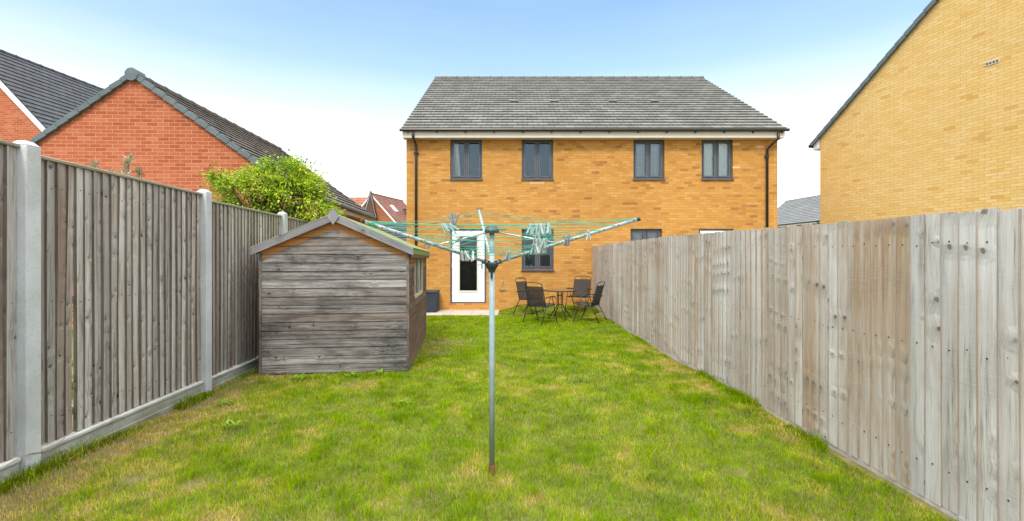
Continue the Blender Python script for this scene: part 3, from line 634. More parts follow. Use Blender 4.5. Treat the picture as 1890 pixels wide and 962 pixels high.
# second far house: ridge left-right, with a steep brown gable bay in front
fg = thing('far_orange_house', (-18.5, 47, 0), 'distant house with orange tiled roof and narrow dark brown gable', 'house')
m = MB(); x0, x1 = -20.5, -14.1; yb = 45.5
m.quad((x0, yb, -.1), (x1, yb, -.1), (x1, yb, 4.8), (x0, yb, 4.8)); m.poly([(x1, yb, -.1), (x1, yb + 7, -.1), (x1, yb + 7, 4.8), (x1, yb + 3.5, 8.1), (x1, yb, 4.8)], [(0, 0), (7, 0), (7, 4.8), (3.5, 8.1), (0, 4.8)])
m.poly([(x0, yb, -.1), (x0, yb, 4.8), (x0, yb + 3.5, 8.1), (x0, yb + 7, 4.8), (x0, yb + 7, -.1)], [(0, 0), (0, 4.8), (3.5, 8.1), (7, 4.8), (7, 0)]); m.quad((x1, yb + 7, -.1), (x0, yb + 7, -.1), (x0, yb + 7, 4.8), (x1, yb + 7, 4.8))
shift(m.build('wall', M['brick_orange']), fg)
m = MB(); roof_slope(m, (x0 - .2, yb - .3, 4.6), (x1 + .1, yb - .3, 4.6), (x0 - .2, yb + 3.5, 8.25), (x1 + .1, yb + 3.5, 8.25), .3); roof_slope(m, (x1 + .1, yb + 7.3, 4.6), (x0 - .2, yb + 7.3, 4.6), (x1 + .1, yb + 3.5, 8.25), (x0 - .2, yb + 3.5, 8.25), .3)
shift(m.build('roof', M['tile_red']), fg)
m = MB(); ga, gb_, gc = V(-14.25, 44.1, 6.5), V(-13.3, 44.3, 5.6), V(-13.72, 44.1, 8.05)
m.poly([V(-14.22, 44.12, 4.5), V(-13.28, 44.3, 4.5), V(-13.28, 44.3, 5.7), V(-13.74, 44.2, 7.9), V(-14.22, 44.12, 6.2)], [(0, 0), (1, 0), (1, 1), (.5, 3), (0, 1.5)])
shift(m.build('gable_bay', M['dark_brown_clad']), fg)
m = MB()
for a, b in ((V(-14.25, 44.05, 6.15), V(-13.74, 44.14, 7.95)), (V(-13.74, 44.14, 7.95), V(-13.22, 44.24, 5.6))): m.box(a, b - a, V(0, .04, 0), V(0, 0, .12), g=0)
shift(m.build('bargeboard', M['white_paint']), fg)
m = MB()
for a, b in ((V(-14.3, 43.98, 6.3), V(-13.74, 44.08, 8.12)), (V(-13.74, 44.08, 8.12), V(-13.16, 44.18, 5.5))): m.box(a, b - a, V(0, .5, 0), V(0, 0, .09), g=0)
shift(m.build('gable_roof', M['brown_pl']), fg)
# low slate roofed outbuilding
lb = thing('low_outbuilding', (-8.2, 30, 0), 'low outbuilding with slate roof seen between shed and main house', 'outbuilding')
m = MB(); m.bx(-9.9, -6.1, 29, 33, -.1, 2.2); shift(m.build('wall', M['brick_orange']), lb)
m = MB(); roof_slope(m, (-10, 28.7, 2.1), (-6, 28.7, 2.1), (-10, 31, 3.95), (-6, 31, 3.95), .28); roof_slope(m, (-6, 33.3, 2.1), (-10, 33.3, 2.1), (-6, 31, 3.95), (-10, 31, 3.95), .28); shift(m.build('roof', M['tile_slate']), lb)
# far right house
t = M['tile_grey2'] = mat_tile('mid_grey_tile', [(0, (.20, .21, .21)), (1, (.24, .25, .25))])
rr, rf_ = gable_house('far_grey_roofed_house', 'distant house with plain grey roof in gap between two buff houses', (32.0, 37.5, 0), -9.0, 3.55, 5.2, 7.95, 12.5, M['brick_pale'], M['tile_grey2'], M['white_paint'], verge='none', gauge=.3)
for dd, w_ in ((1.2, 1.1), (5.2, 1.9), (9.2, 1.1)):
    m = MB(); a = rf_.P(-3.56, dd, 3.75); m.box(a, rf_.d * w_, V(0, 0, 1.1), -rf_.u * .03, g=1); wo_ = shift(m.build('window', M['upvc_dark']), rr)
    g_ = MB(); b = rf_.P(-3.595, dd + .08, 3.85); g_.quad(b, b + rf_.d * (w_ - .16), b + rf_.d * (w_ - .16) + V(0, 0, .9), b + V(0, 0, .9)); go = g_.build('pane', M['sky_glass']); go.parent = wo_
m = MB(); m.tube([rf_.P(-3.8, 4.3, 4.95), rf_.P(-3.8, 4.2, 4.85), rf_.P(-3.62, 3.9, 4.6), rf_.P(-3.62, 3.9, .1)], .045, 8); shift(m.build('downpipe', M['black_pl']), rr)

# ------------------------------------------------------------ left fence: concrete posts, gravel boards, close-boarded panels
lf = thing('close_boarded_fence', (lx(3.11), 3.11, 0), 'grey brown close boarded fence with concrete posts behind the shed', 'fence')
PY = [-.77, 1.17, 3.11, 5.05, 6.95, 8.86, 10.77, 12.68]
DL = V(-.0476, 1, 0).normalized(); NL = V(1, .0476, 0).normalized()
def LP(y, q, z): return V(lx(y), y, 0) + NL * q + V(0, 0, z)
tops = {1.17: 2.28, 3.11: 2.262, 5.05: 2.235, 6.95: 2.19}
for y in PY:
    h = tops.get(y, 2.17); m = MB(); a = LP(y, -.06, -.1) - DL * .055
    m.box(a, DL * .105, NL * .115, V(0, 0, h + .07)); 
    # weathered (sloping) top
    b = a + V(0, 0, h + .07); vs = [b, b + DL * .105, b + DL * .105 + NL * .115, b + NL * .115]; tp = [b + DL * .02 + NL * .03 + V(0, 0, .032), b + DL * .085 + NL * .03 + V(0, 0, .032), b + DL * .085 + NL * .085 + V(0, 0, .032), b + DL * .02 + NL * .085 + V(0, 0, .032)]
    m.add(vs + tp, [[4, 5, 6, 7], [0, 1, 5, 4], [1, 2, 6, 5], [2, 3, 7, 6], [3, 0, 4, 7]], [[(0, 0), (.1, 0), (.1, .1), (0, .1)]] * 5)
    shift(bev(m.build('post', M['concrete']), .008, 2), lf)
ptop = [2.22, 2.215, 2.175, 2.12, 2.12, 2.12, 2.12]
def featheredge(mb, base, along, nrm, wdt, z0, z1, thick0, thick1, col, lean=0.0, nseg=8, wob=.0, uvo=None, ecol=None):
    """wedge board: thick edge at 'along'=wdt; base at the back face"""
    uo = uvo or (random.uniform(0, 60), random.uniform(0, 60)); n = nseg
    ph = random.uniform(0, 6.3); vs = []; cols = []
    for i in range(n + 1):
        f = i / n; z = z0 + (z1 - z0) * f; sh = lean * (f - .5) + wob * math.sin(ph + f * 4.5); q = wob * .8 * math.cos(ph * 2 + f * 5)
        for a, t_ in ((0, 0), (wdt, 0), (wdt, thick1), (0, thick0)):
            vs.append(base + along * (a + sh) + nrm * (t_ + (q if t_ else 0)) + V(0, 0, z)); cols.append(col)
    F = []; U = []; us = [0, wdt, wdt + thick1, 2 * wdt + thick1]
    for i in range(n):
        va = uo[1] + (z1 - z0) * i / n; vb_ = uo[1] + (z1 - z0) * (i + 1) / n
        for k, (ua_, ub) in enumerate(((0, wdt), (wdt, wdt + thick1), (2 * wdt + thick1, wdt + thick1), (-.02, 0))):
            k2 = (k + 1) % 4; F.append([i * 4 + k, i * 4 + k2, (i + 1) * 4 + k2, (i + 1) * 4 + k]); U.append([(ua_ + uo[0], va), (ub + uo[0], va), (ub + uo[0], vb_), (ua_ + uo[0], vb_)])
    F.append([n * 4, n * 4 + 1, n * 4 + 2, n * 4 + 3]); U.append([(uo[0], uo[1])] * 4)
    mb.add(vs, F, U, cols=cols)
    if ecol:   # the sawn edge facing the near end gets its own darker brown
        ev = []
        for i in range(n + 1): ev += [vs[i * 4] - along * .0006, vs[i * 4 + 3] - along * .0006 + nrm * .0002]
        mb.add(ev, [[2 * i + 1, 2 * i, 2 * i + 2, 2 * i + 3] for i in range(n)], [[(uo[0] + .03, uo[1] + (z1 - z0) * i / n), (uo[0], uo[1] + (z1 - z0) * i / n), (uo[0], uo[1] + (z1 - z0) * (i + 1) / n), (uo[0] + .03, uo[1] + (z1 - z0) * (i + 1) / n)] for i in range(n)], col=ecol)
def nail(mb, p, nrm, r=.004):
    a = V(0, 0, 1).cross(nrm).normalized(); mb.box(p - a * r - V(0, 0, r), a * 2 * r, V(0, 0, 2 * r), nrm * .002, col=(.2, 0, 1))
for i, (ya, yb_) in enumerate(zip(PY, PY[1:] + [13.2])):
    L = (yb_ - ya); top = ptop[min(i, 6)] if i < 7 else 2.12
    g0, g1 = ya + .056, yb_ - .056 if i < 7 else yb_
    m = MB(); z0 = -.1
    m.box(LP(g0, -.03, z0), DL * (g1 - g0), NL * .05, V(0, 0, .235)); m.box(LP(g0 + .01, .0205, .105), DL * (g1 - g0 - .02), NL * .015, V(0, 0, .028)); m.box(LP(g0 + .01, .0205, z0), DL * (g1 - g0 - .02), NL * .015, V(0, 0, .125))
    shift(bev(m.build('gravel_board', M['gravel_board']), .005), lf)
    m = MB(); pw = .0762; n = int((g1 - g0) / pw); 
    for k in range(n):
        y = g0 + (g1 - g0) * k / n + (random.uniform(-.009, .009) if 0 < k < n - 1 and not (i == 2 and k in (3, 4)) else 0); ww = (g1 - g0) / n + .024
        st = random.choice((.0, .2, .5, .9, 1)); col = (random.random(), st, 0)
        ln = random.uniform(-.006, .006); zb = .14 + random.uniform(-.004, .008)
        if i == 2 and k == 3: ww -= .034; ln = .016
        if i == 2 and k in (2,): ln = -.006
        if i == 2 and k == 17: ww -= .012
        # thick edge stands proud of its neighbour
        featheredge(m, LP(y, -.022, 0), DL, NL, ww, zb, top - .012, .029 + random.uniform(-.004, .005), .008, col, lean=ln, wob=random.uniform(.001, .0042), ecol=(.1, 1, .5))
        for zz in (.32, 1.15, 1.98): 
            if random.random() < .9: nail(m, LP(y + ww * .35, .0015, zz + random.uniform(-.02, .02)), NL, .0035)
    shift(m.build('panel', M['pale_left']), lf)
    m = MB()
    for zz in (.3, 1.15, 1.98): m.box(LP(g0, -.062, zz - .03), DL * (g1 - g0), NL * .036, V(0, 0, .06), g=0, col=(.3, .5, 0))
    shift(m.build('back_rail', M['pale_left']), lf)
    m = MB(); m.box(LP(g0 - .005, -.05, top - .01), DL * (g1 - g0 + .01), NL * .066, V(0, 0, .026), g=0); shift(bev(m.build('capping_rail', M['cap_wood']), .005), lf)
# small loop of twine on the near post base
m = MB(); pts = []
for k in range(18):
    q = k / 17; pts.append(LP(2.92 + .42 * q, .066 + .01 * math.sin(q * 9), .135 + .02 * math.sin(q * 7) + (.04 * max(0, q - .7) * 3)))
m.tube(pts, .003, 5); o = m.build('twine', M['twine'], origin=LP(3.11, .06, .13)); tag(o, 'beige twine across the foot of the nearest concrete post', 'twine')

# ------------------------------------------------------------ right fence: pale silver boards
rf = thing('board_fence', (rx(5), 5, 0), 'pale silver grey board fence without posts, some boards stained brown', 'fence')
DR_ = V(-.0125, 1, 0).normalized(); NR = V(-1, -.0125, 0).normalized()
def RP(y, q, z): return V(rx(y), y, 0) + NR * q + V(0, 0, z)
def rtop(y): return float(np.interp(y, [-2, 2.2, 3.5, 7, 13.2], [1.68, 1.71, 1.742, 1.825, 1.868]))
seams = [-1.5, .6, 2.83, 5.08, 7.25, 9.25, 11.25, 13.24]
pst = [.1, .15, 1.0, .5, .9, .3, .7]; ptn = [.7, .88, .72, .82, .6, .85, .7]
for i, (ya, yb_) in enumerate(zip(seams, seams[1:])):
    m = MB(); n = round((yb_ - ya) / .1); bw = (yb_ - ya) / n
    for k in range(n):
        y = ya + bw * k; st = min(1, max(0, random.gauss(pst[i] * .6, .3)))
        if i == 2: st = 1.0 if (k < 5 or k in (8, 9, 15)) else max(st, .45)
        if i == 3 and k in (4, 9): st = 1.0
        if k % 5 == 0 or random.random() < .2: guv = (random.uniform(0, 60), random.uniform(0, 60))
        guv = (guv[0] + random.uniform(0, .035), guv[1] + random.uniform(-.03, .03))
        col = (min(1, max(0, random.gauss(ptn[i], .17) - (.25 if (i == 2 and k < 2) else 0))), st, 0)
        featheredge(m, RP(y, 0, 0), DR_, NR, bw + .016, .035 + random.uniform(-.006, .006), rtop(y) + random.uniform(-.007, .008), 0.017 + random.uniform(-.002, .004), .008, col, lean=random.uniform(-.005, .005), wob=random.uniform(.0005, .0022), uvo=guv, ecol=(.2, .8, .3))  # near edges darkened to paint in the shade lines between boards
        for zz in (.25, .95, rtop(y) - .17):
            nail(m, RP(y + bw * .5, .0138, zz + random.uniform(-.015, .015)), NR, .004)
    shift(m.build('panel', M['pale_right']), rf)
    m = MB(); m.box(RP(ya, -.012, -.1), DR_ * (yb_ - ya), NR * .022, V(0, 0, .13), g=0, col=(.6, .3, 0)); shift(m.build('kickboard', M['pale_right']), rf)
    m = MB(); m.box(RP(ya - .05, -.115, -.1), DR_ * .1, NR * .1, V(0, 0, rtop(ya) + .02), g=2, col=(.5, .3, 0)); shift(m.build('post', M['pale_right']), rf)
    m = MB()
    for zz in (.25, .95, 1.5): m.box(RP(ya + .05, -.05, zz - .035), DR_ * (yb_ - ya - .1), NR * .045, V(0, 0, .07), g=0, col=(.5, .3, 0))
    shift(m.build('back_rail', M['pale_right']), rf)

# rear fence of the garden, behind the camera (the windows mirror it)
bf = thing('rear_fence', (0, -2.4, 0), 'grey board fence closing the near end of the garden', 'fence')
for q in range(3):
    x0 = -3.1 + q * 1.9; m = MB()
    for k in range(19): featheredge(m, V(x0 + 1.9 - k * .1, -2.4, 0), V(-1, 0, 0), V(0, 1, 0), .115, .03, 1.8 + random.uniform(-.004, .004), .020, .008, (random.random(), random.random() * .6, 0), ecol=(.2, .8, .3))
    shift(m.build('panel', M['pale_right']), bf)
    m = MB(); m.bx(x0 - .05, x0 + .05, -2.5, -2.402, -.1, 1.85); shift(m.build('post', M['pale_right']), bf)

# ------------------------------------------------------------ shed
SO = V(-3.166, 5.745, 0); SU = V(.994, .108, 0).normalized(); SD = V(-.108, .994, 0).normalized(); SW, SDp = 1.812, 2.8
shed = thing('garden_shed', SO + SU * SW / 2, 'weathered grey timber shed with green felt roof', 'shed')
def SP(u, d, z): return SO + SU * u + SD * d + V(0, 0, z)
RZs, EZs = 2.0, 1.60
def roofz(u): return EZs + (RZs - EZs) * (1 - abs(u - SW / 2) / (SW / 2))
def clad(mb, Pf, width, ztop, z0=.02, h=.108, fresh=None, cutouts=None, nseg=18):
    k = 0; z = z0
    while z < max(ztop(q * width / 20) for q in range(21)):
        uo = (random.uniform(0, 60), random.uniform(0, 60)); tone = random.random(); st = random.choice((0, 0, .3, .7))
        # horizontal range where this board lies below the roof line
        us = [q * width / 160 for q in range(161) if ztop(q * width / 160) >= z]
        if not us: break
        a0, a1 = us[0], us[-1]
        segs = [a0 + (a1 - a0) * q / nseg for q in range(nseg + 1)]
        if cutouts:
            segs = sorted(set(segs + [c for co in cutouts for c in co[:2]]))
        for a, b in zip(segs, segs[1:]):
            if b - a < 1e-6: continue
            if cutouts and any(co[0] <= (a + b) / 2 <= co[1] and z + h * .5 > co[2] and z + h * .5 < co[3] for co in cutouts): continue
            za, zb = min(z + h, ztop(a)), min(z + h, ztop(b)); za = max(za, z + .001); zb = max(zb, z + .001)
            fa = fresh(a, z) if fresh else 0; fb = fresh(b, z) if fresh else 0; fa2 = fresh(a, za) if fresh else 0; fb2 = fresh(b, zb) if fresh else 0
            prof = ((0, .004), (.006, .016), (.85, .013), (.9, .002))
            # face, then the scooped groove at its top
            def q(u, fz, o, zt): return Pf(u, z + (zt - z) * fz, o)
            P4 = [(0.0, 0.016), (.86, .0135), (.90, .0035), (1.0, .0035)]
            for (f0, o0), (f1, o1) in zip(P4, P4[1:]):
                mb.add([q(a, f0, o0, za), q(b, f0, o0, zb), q(b, f1, o1, zb), q(a, f1, o1, za)], [[0, 1, 2, 3]],
                       [[(uo[0] + f0 * h, uo[1] + a), (uo[0] + f0 * h, uo[1] + b), (uo[0] + f1 * h, uo[1] + b), (uo[0] + f1 * h, uo[1] + a)]],
                       cols=[(tone, st, fa), (tone, st, fb), (tone, st, fb2), (tone, st, fa2)])
            mb.quad(Pf(a, z, 0), Pf(b, z, 0), Pf(b, z, .016), Pf(a, z, .016), col=(0, 0, 0))
        z += h
def fresh_f(u, z):
    d = roofz(u) - z; q = max(0, 1 - d / .22)
    return min(1, q * 1.25)
m = MB(); clad(m, lambda u, z, o: SP(u, -o, z), SW, lambda u: roofz(u), fresh=fresh_f); shift(m.build('front_wall', M['shed_wood']), shed)
m = MB(); WD = (.73, 2.05, .90, 1.50)
clad(m, lambda u, z, o: SP(SW + o, u, z), SDp, lambda u: EZs + .02, fresh=lambda u, z: .9 if z > 1.38 else (.75 if z < .02 else 0), cutouts=[WD]); shift(m.build('side_wall', M['shed_side']), shed)
m = MB(); clad(m, lambda u, z, o: SP(-o, SDp - u, z), SDp, lambda u: EZs + .02); clad(m, lambda u, z, o: SP(SW - u, SDp + o, z), SW, lambda u: roofz(u)); shift(m.build('rear_wall', M['shed_wood']), shed)
for u, d in ((-.02, -.02), (SW - .012, -.02), (SW - .012, SDp - .01), (-.02, SDp - .01)): m = MB(); m.box(SP(u, d, .0), SU * .034, SD * .034, V(0, 0, EZs - .03), g=2, col=(.25, .8, .12)); shift(m.build('corner_batten', M['shed_wood']), shed)
m = MB(); m.box(SP(.0, .0, -.06), SU * SW, SD * SDp, V(0, 0, .078), g=1, col=(.1, 0, 0)); shift(m.build('floor_bearer', M['shed_wood']), shed)
# window in the right-hand side
m = MB(); d0, d1, z0, z1 = WD; z0 = .884; z1 = 1.53
for a, b, c, d in ((d0, d1, z1 - .04, z1), (d0, d1, z0, z0 + .045), (d0, d0 + .045, z0, z1), (d1 - .045, d1, z0, z1), ((d0 + d1) / 2 - .03, (d0 + d1) / 2 + .03, z0, z1)):
    m.box(SP(SW - .03, a, c), SD * (b - a), SU * .055, V(0, 0, d - c), g=2, col=(.7, 0, 0))
wo_ = shift(bev(m.build('window', M['win_wood']), .003), shed)
m = MB(); m.quad(SP(SW - .005, d0, z0), SP(SW - .005, d1, z0), SP(SW - .005, d1, z1), SP(SW - .005, d0, z1)); o = m.build('pane', M['glass']); o.parent = wo_
# roof
ov, fo_ = .075, .085; slz = (RZs - EZs) / (SW / 2); ue = -ov
m = MB(); T = .022
for s in (0, 1):
    e_u = -ov if s == 0 else SW + ov; c_u = SW / 2
    a, b = SP(e_u, -fo_, EZs - ov * slz + .03), SP(e_u, SDp + fo_, EZs - ov * slz + .03); c, d = SP(c_u, SDp + fo_, RZs + .03), SP(c_u, -fo_, RZs + .03)
    up = V(0, 0, T); 
    for A, B, C_, D in ((a + up, b + up, c + up, d + up), (a, d, c, b), (a, b, b + up, a + up), (b, c, c + up, b + up), (d, a, a + up, d + up)): m.quad(A, B, C_, D)
    # felt folded down at the eave
    m.quad(a + up, b + up, b + V(0, 0, -.06), a + V(0, 0, -.06))
shift(m.build('felt_roof', M['felt']), shed)
for s in (0, 1):
    m = MB(); e_u = -ov - .01 if s == 0 else SW + ov + .01
    a = SP(e_u, -fo_ - .02, EZs - (ov + .01) * slz + .055 - .105); b = SP(SW / 2, -fo_ - .02, RZs + .055 - .105)
    m.box(a, b - a, SD * .018, V(0, 0, .105), g=0, col=(.6 + .2 * s, .3, 0)); shift(bev(m.build('bargeboard', M['barge']), .003), shed); m = MB()
    a = SP(e_u, SDp + fo_ + .002, EZs - (ov + .01) * slz + .055 - .105); b = SP(SW / 2, SDp + fo_ + .002, RZs + .055 - .105); m.box(a, b - a, SD * .018, V(0, 0, .105), g=0); shift(bev(m.build('bargeboard', M['barge']), .003), shed)
m = MB(); c = SP(SW / 2, -fo_ - .036, RZs + .005); a = SU * .075
m.add([c - a, c - V(0, 0, .105), c + a, c + V(0, 0, .105), c - a + SD * .014, c - V(0, 0, .105) + SD * .014, c + a + SD * .014, c + V(0, 0, .105) + SD * .014], [[0, 1, 2, 3], [4, 7, 6, 5], [0, 4, 5, 1], [1, 5, 6, 2], [2, 6, 7, 3], [3, 7, 4, 0]],
      [[(0, .07), (.07, 0), (.14, .07), (.07, .14)], [(0, .07), (.07, .14), (.14, .07), (.07, 0)]] + [[(0, 0), (.01, 0), (.01, .1), (0, .1)]] * 4, col=(.9, .2, 0))
shift(m.build('finial', M['barge']), shed)
m = MB(); 
m.box(SP(SW + ov - .02, -fo_ + .0, EZs - .11), SD * (SDp + fo_), SU * .016, V(0, 0, .075), g=0, col=(.3, 1, 0)); shift(m.build('eaves_board', M['shed_side']), shed)

# ------------------------------------------------------------ rotary airer
HUB = V(-.133, 3.01, 1.4285); PB = V(-.137, 3.11, 0)
air = thing('rotary_clothes_airer', PB, 'grey green three armed rotary clothes airer in mid lawn', 'clothes airer')
ax = (HUB - PB).normalized()
m = MB(); m.tube([PB + ax * .02, PB + ax * 1.50], .0185, 16); shift(m.build('pole', M['airer'], smooth=True), air)
m = MB(); m.tube([PB + ax * -.1, PB + ax * .062], .0225, 14); shift(m.build('ground_socket', M['rust'], smooth=True), air)
m = MB(); m.tube([HUB - ax * .03, HUB + ax * .22], .0165, 16); shift(m.build('upper_pole', M['airer'], smooth=True), air)
CAP = HUB + ax * .232
tips = [V(-.808, 2.45, 1.663), V(.751, 2.683, 1.696), V(-.284, 3.90, 1.882)]
m = MB(); m.tube([HUB - ax * .055, HUB - ax * .04, HUB - ax * .012, HUB + ax * .006, HUB + ax * .012], [.021, .026, .044, .046, .034], 18)
for tp in tips:
    d = (tp - HUB).normalized(); sd_ = d.cross(V(0, 0, 1)).normalized(); m.box(HUB + d * .02 - sd_ * .014 - V(0, 0, .016), d * .05, sd_ * .028, V(0, 0, .026))
shift(m.build('hub', M['hub']), air)
for tp in tips:
    d = (tp - HUB).normalized(); sd_ = d.cross(V(0, 0, 1)).normalized(); m = MB(); c = HUB + d * .055; m.tube([c - sd_ * .018, c + sd_ * .018], .006, 8); shift(m.build('bolt', M['steel']), air)
m = MB(); m.tube([CAP - ax * .03, CAP - ax * .012, CAP + ax * .006, CAP + ax * .02, CAP + ax * .026], [.048, .05, .040, .026, .012], 18); shift(m.build('top_cap', M['hub']), air)
m = MB(); m.bx(HUB.x - .008, HUB.x + .006, 2.985, 3.012, 1.335, 1.40); shift(m.build('release_lever', M['black_pl']), air)
ARM = []
FH = [1.0, .965, .873, .78, .69, .60, .51, .42, .33, .24]
for ti, tp in enumerate(tips):
    d = tp - HUB; dn = d.normalized(); m = MB(); s = HUB + dn * .035
    m.tube([s, tp], .0105, 12); o = shift(m.build('arm', M['airer'], smooth=True), air); ARM.append((s, tp))
    e = MB(); e.tube([tp - dn * .012, tp + dn * .006], .0125, 12); q = e.build('end_cap', M['rust'] if ti == 0 else M['hub'], smooth=True); q.parent = o
    e = MB(); sd_ = dn.cross(V(0, 0, 1)).normalized(); up = sd_.cross(dn)
    for f in FH[1:]:
        c = HUB + d * f; e.tube([c - sd_ * .0112, c + sd_ * .0112], .0035, 6)
        e.tube([c - V(0, .0112, 0), c + V(0, .0112, 0)], .0035, 6)
    q = e.build('line_hole', M['black_pl']); q.parent = o
    m = MB(); c = HUB + d * .47; m.tube([CAP - ax * .018, c + V(0, 0, .006)], .0042, 8); shift(m.build('strut', M['steel'], smooth=True), air)
def lp(i, f): return HUB + (tips[i] - HUB) * f
def line_pt(i, j, f, q, sag=.012):
    a, b = lp(i, f), lp(j, f); p = a.lerp(b, q); return p - V(0, 0, sag * 4 * q * (1 - q))
SAG = {}
for k, f in enumerate(FH):
    m = MB()
    for (i, j) in ((0, 1), (1, 2), (2, 0)):
        sg = random.uniform(.006, .03) * (.6 + f); SAG[(k, i, j)] = sg
        m.tube([line_pt(i, j, f, q / 14, sg) for q in range(15)], .0018, 5, cap=False)
    shift(m.build('washing_line', M['line'], smooth=True), air)
m = MB()   # knot of line wound round the left tip, with a loose tail, and a knot on the right arm
d = (tips[0] - HUB).normalized(); a = d.cross(V(0, 0, 1)).normalized(); b = d.cross(a)
pts = [tips[0] - d * (.035 + .0011 * k) + (a * math.cos(k * .8) + b * math.sin(k * .8)) * (.0125 + .001 * math.sin(k)) for k in range(46)]
m.tube(pts, .002, 5)
q = tips[0] - d * .05
for kk in range(2): m.tube([q, q + V(.004 + .01 * kk, -.01, -.03), q + V(-.002 + .012 * kk, -.008, -.07 - .02 * kk)], .0014, 5)
d = (tips[1] - HUB).normalized(); a = d.cross(V(0, 0, 1)).normalized(); b = d.cross(a)
pts = [HUB + d * (.27 + .0012 * k) + (a * math.cos(k * .9) + b * math.sin(k * .9)) * .0125 for k in range(24)]; m.tube(pts, .002, 5)
q = HUB + d * .27; m.tube([q + V(0, -.01, -.01), q + V(-.008, -.012, -.03), q + V(.005, -.012, -.04), q + V(.014, -.012, -.025)], .0014, 5)
shift(m.build('line_knot', M['line'], smooth=True), air)

# ------------------------------------------------------------ pegs, each clipped to its own line
def peg_proto(mat):
    r = bpy.data.objects.new('clothes_peg', None); COL.objects.link(r); r.empty_display_size = .03
    for s in (-1, 1):
        m = MB(); prof = [(.003, .002, .004), (-.012, .004, .0065), (-.028, .0045, .006), (-.05, .009, .0075), (-.072, .013, .0085), (-.08, .0135, .005)]
        vs = []
        for z, x, wd in prof:
            t_ = .0036; x = s * x
            for dx, dy in ((-t_, -wd), (t_, -wd), (t_, wd), (-t_, wd)): vs.append((x + dx, dy, z))
        n = len(prof); F = [[i * 4 + k, i * 4 + (k + 1) % 4, (i + 1) * 4 + (k + 1) % 4, (i + 1) * 4 + k] for i in range(n - 1) for k in range(4)] + [[0, 1, 2, 3], [(n - 1) * 4 + k for k in (3, 2, 1, 0)]]
        m.add(vs, F, [[(0, 0)] * 4] * len(F)); o = m.build('prong', mat); o.parent = r
    m = MB(); m.tube([(0, -.008, -.03), (0, .008, -.03)], .0042, 8); o = m.build('spring', M['steel']); o.parent = r
    return r
protos = {k: peg_proto(M['peg_' + k]) for k in ('mint', 'white', 'grey')}
used = set()
def place_peg(kind, loc, rot, label):
    src = protos[kind]
    if kind not in used: used.add(kind); r = src
    else:
        r = src.copy(); COL.objects.link(r)
        for ch in src.children: c = ch.copy(); COL.objects.link(c); c.parent = r
    r.location = loc; r.rotation_euler = rot; r.scale = (.92, .82, .8); tag(r, label, 'clothes peg', 'clothes pegs clipped to the airer lines')
def peg_at(px, k, ln=(0, 1)):
    i, j = ln; f = FH[k]; sg = SAG[(k, i, j)]; best = min((q / 400 for q in range(401)), key=lambda q: abs(945 + 840 * line_pt(i, j, f, q, sg).x / line_pt(i, j, f, q, sg).y - px))
    return line_pt(i, j, f, best, sg)
CL = [  # px positions, line index, kinds, label, tilt range, flip
    ([980, 984, 989, 993, 997, 1001, 1005, 1009, 1013], 0, ['mint', 'mint', 'white', 'mint', 'white', 'mint', 'mint', 'grey', 'mint'], 'peg in the big high bunch hanging right of the pole', 17, 0),
    ([987, 994], 3, ['white', 'mint'], 'pale peg just beneath the big high bunch of pegs', 14, 0),
    ([984, 989, 994, 999, 1004], 6, ['mint', 'white', 'white', 'white', 'mint'], 'pale peg in the lowest bunch before the ground floor window', 14, 0),
    ([1004, 1009], 5, ['white', 'mint'], 'pale peg between the lowest bunch and the right arm', 16, 0),
    ([1042, 1046, 1051], 4, ['grey', 'grey', 'grey'], 'dark grey peg in the trio beneath the right arm', 22, 0),
    ([1087], 3, ['white'], 'lone white peg near the outer end of the right arm', 3, 0),
    ([938, 941], 8, ['grey', 'mint'], 'leaning peg just right of the airer hub', 30, 1),
    ([852, 858, 863, 873], 8, ['white', 'white', 'mint', 'white'], 'pale peg dangling low before the glass of the back door', 24, 0),
    ([815, 820, 825, 830, 835, 840], 0, ['mint', 'mint', 'grey', 'mint', 'grey', 'grey'], 'peg in the high slanting bunch left of the pole', 20, 2),
    ([848, 862], 5, ['mint', 'grey'], 'peg lying slantwise before the top of the back door', 15, 3),
    ([803, 810], 6, ['mint', 'mint'], 'mint peg lying against the middle of the left arm', 10, 3),
]
for pxs, k, kinds, lab, tl, fl in CL:
    for n_, (px, kd) in enumerate(zip(pxs, kinds)):
        p = peg_at(px, k) + V(0, random.uniform(-.012, .012), .008)
        ry_ = R(random.uniform(-tl, tl)); rx_ = R(random.uniform(-tl, tl) * .6); rz = R(random.uniform(-70, 70))
        if fl == 1: rx_ = R(180 + 25 * 0); ry_ = R(198)
        if fl == 2: ry_ = R(-38 + random.uniform(-10, 10)) if n_ < 4 else R(160 + 30 * random.random()); rz = R(random.uniform(-25, 25)); rx_ = 0
        if fl == 3: ry_ = R(68 + 20 * n_); rz = 0
        place_peg(kd, p, (rx_, ry_, rz), lab)

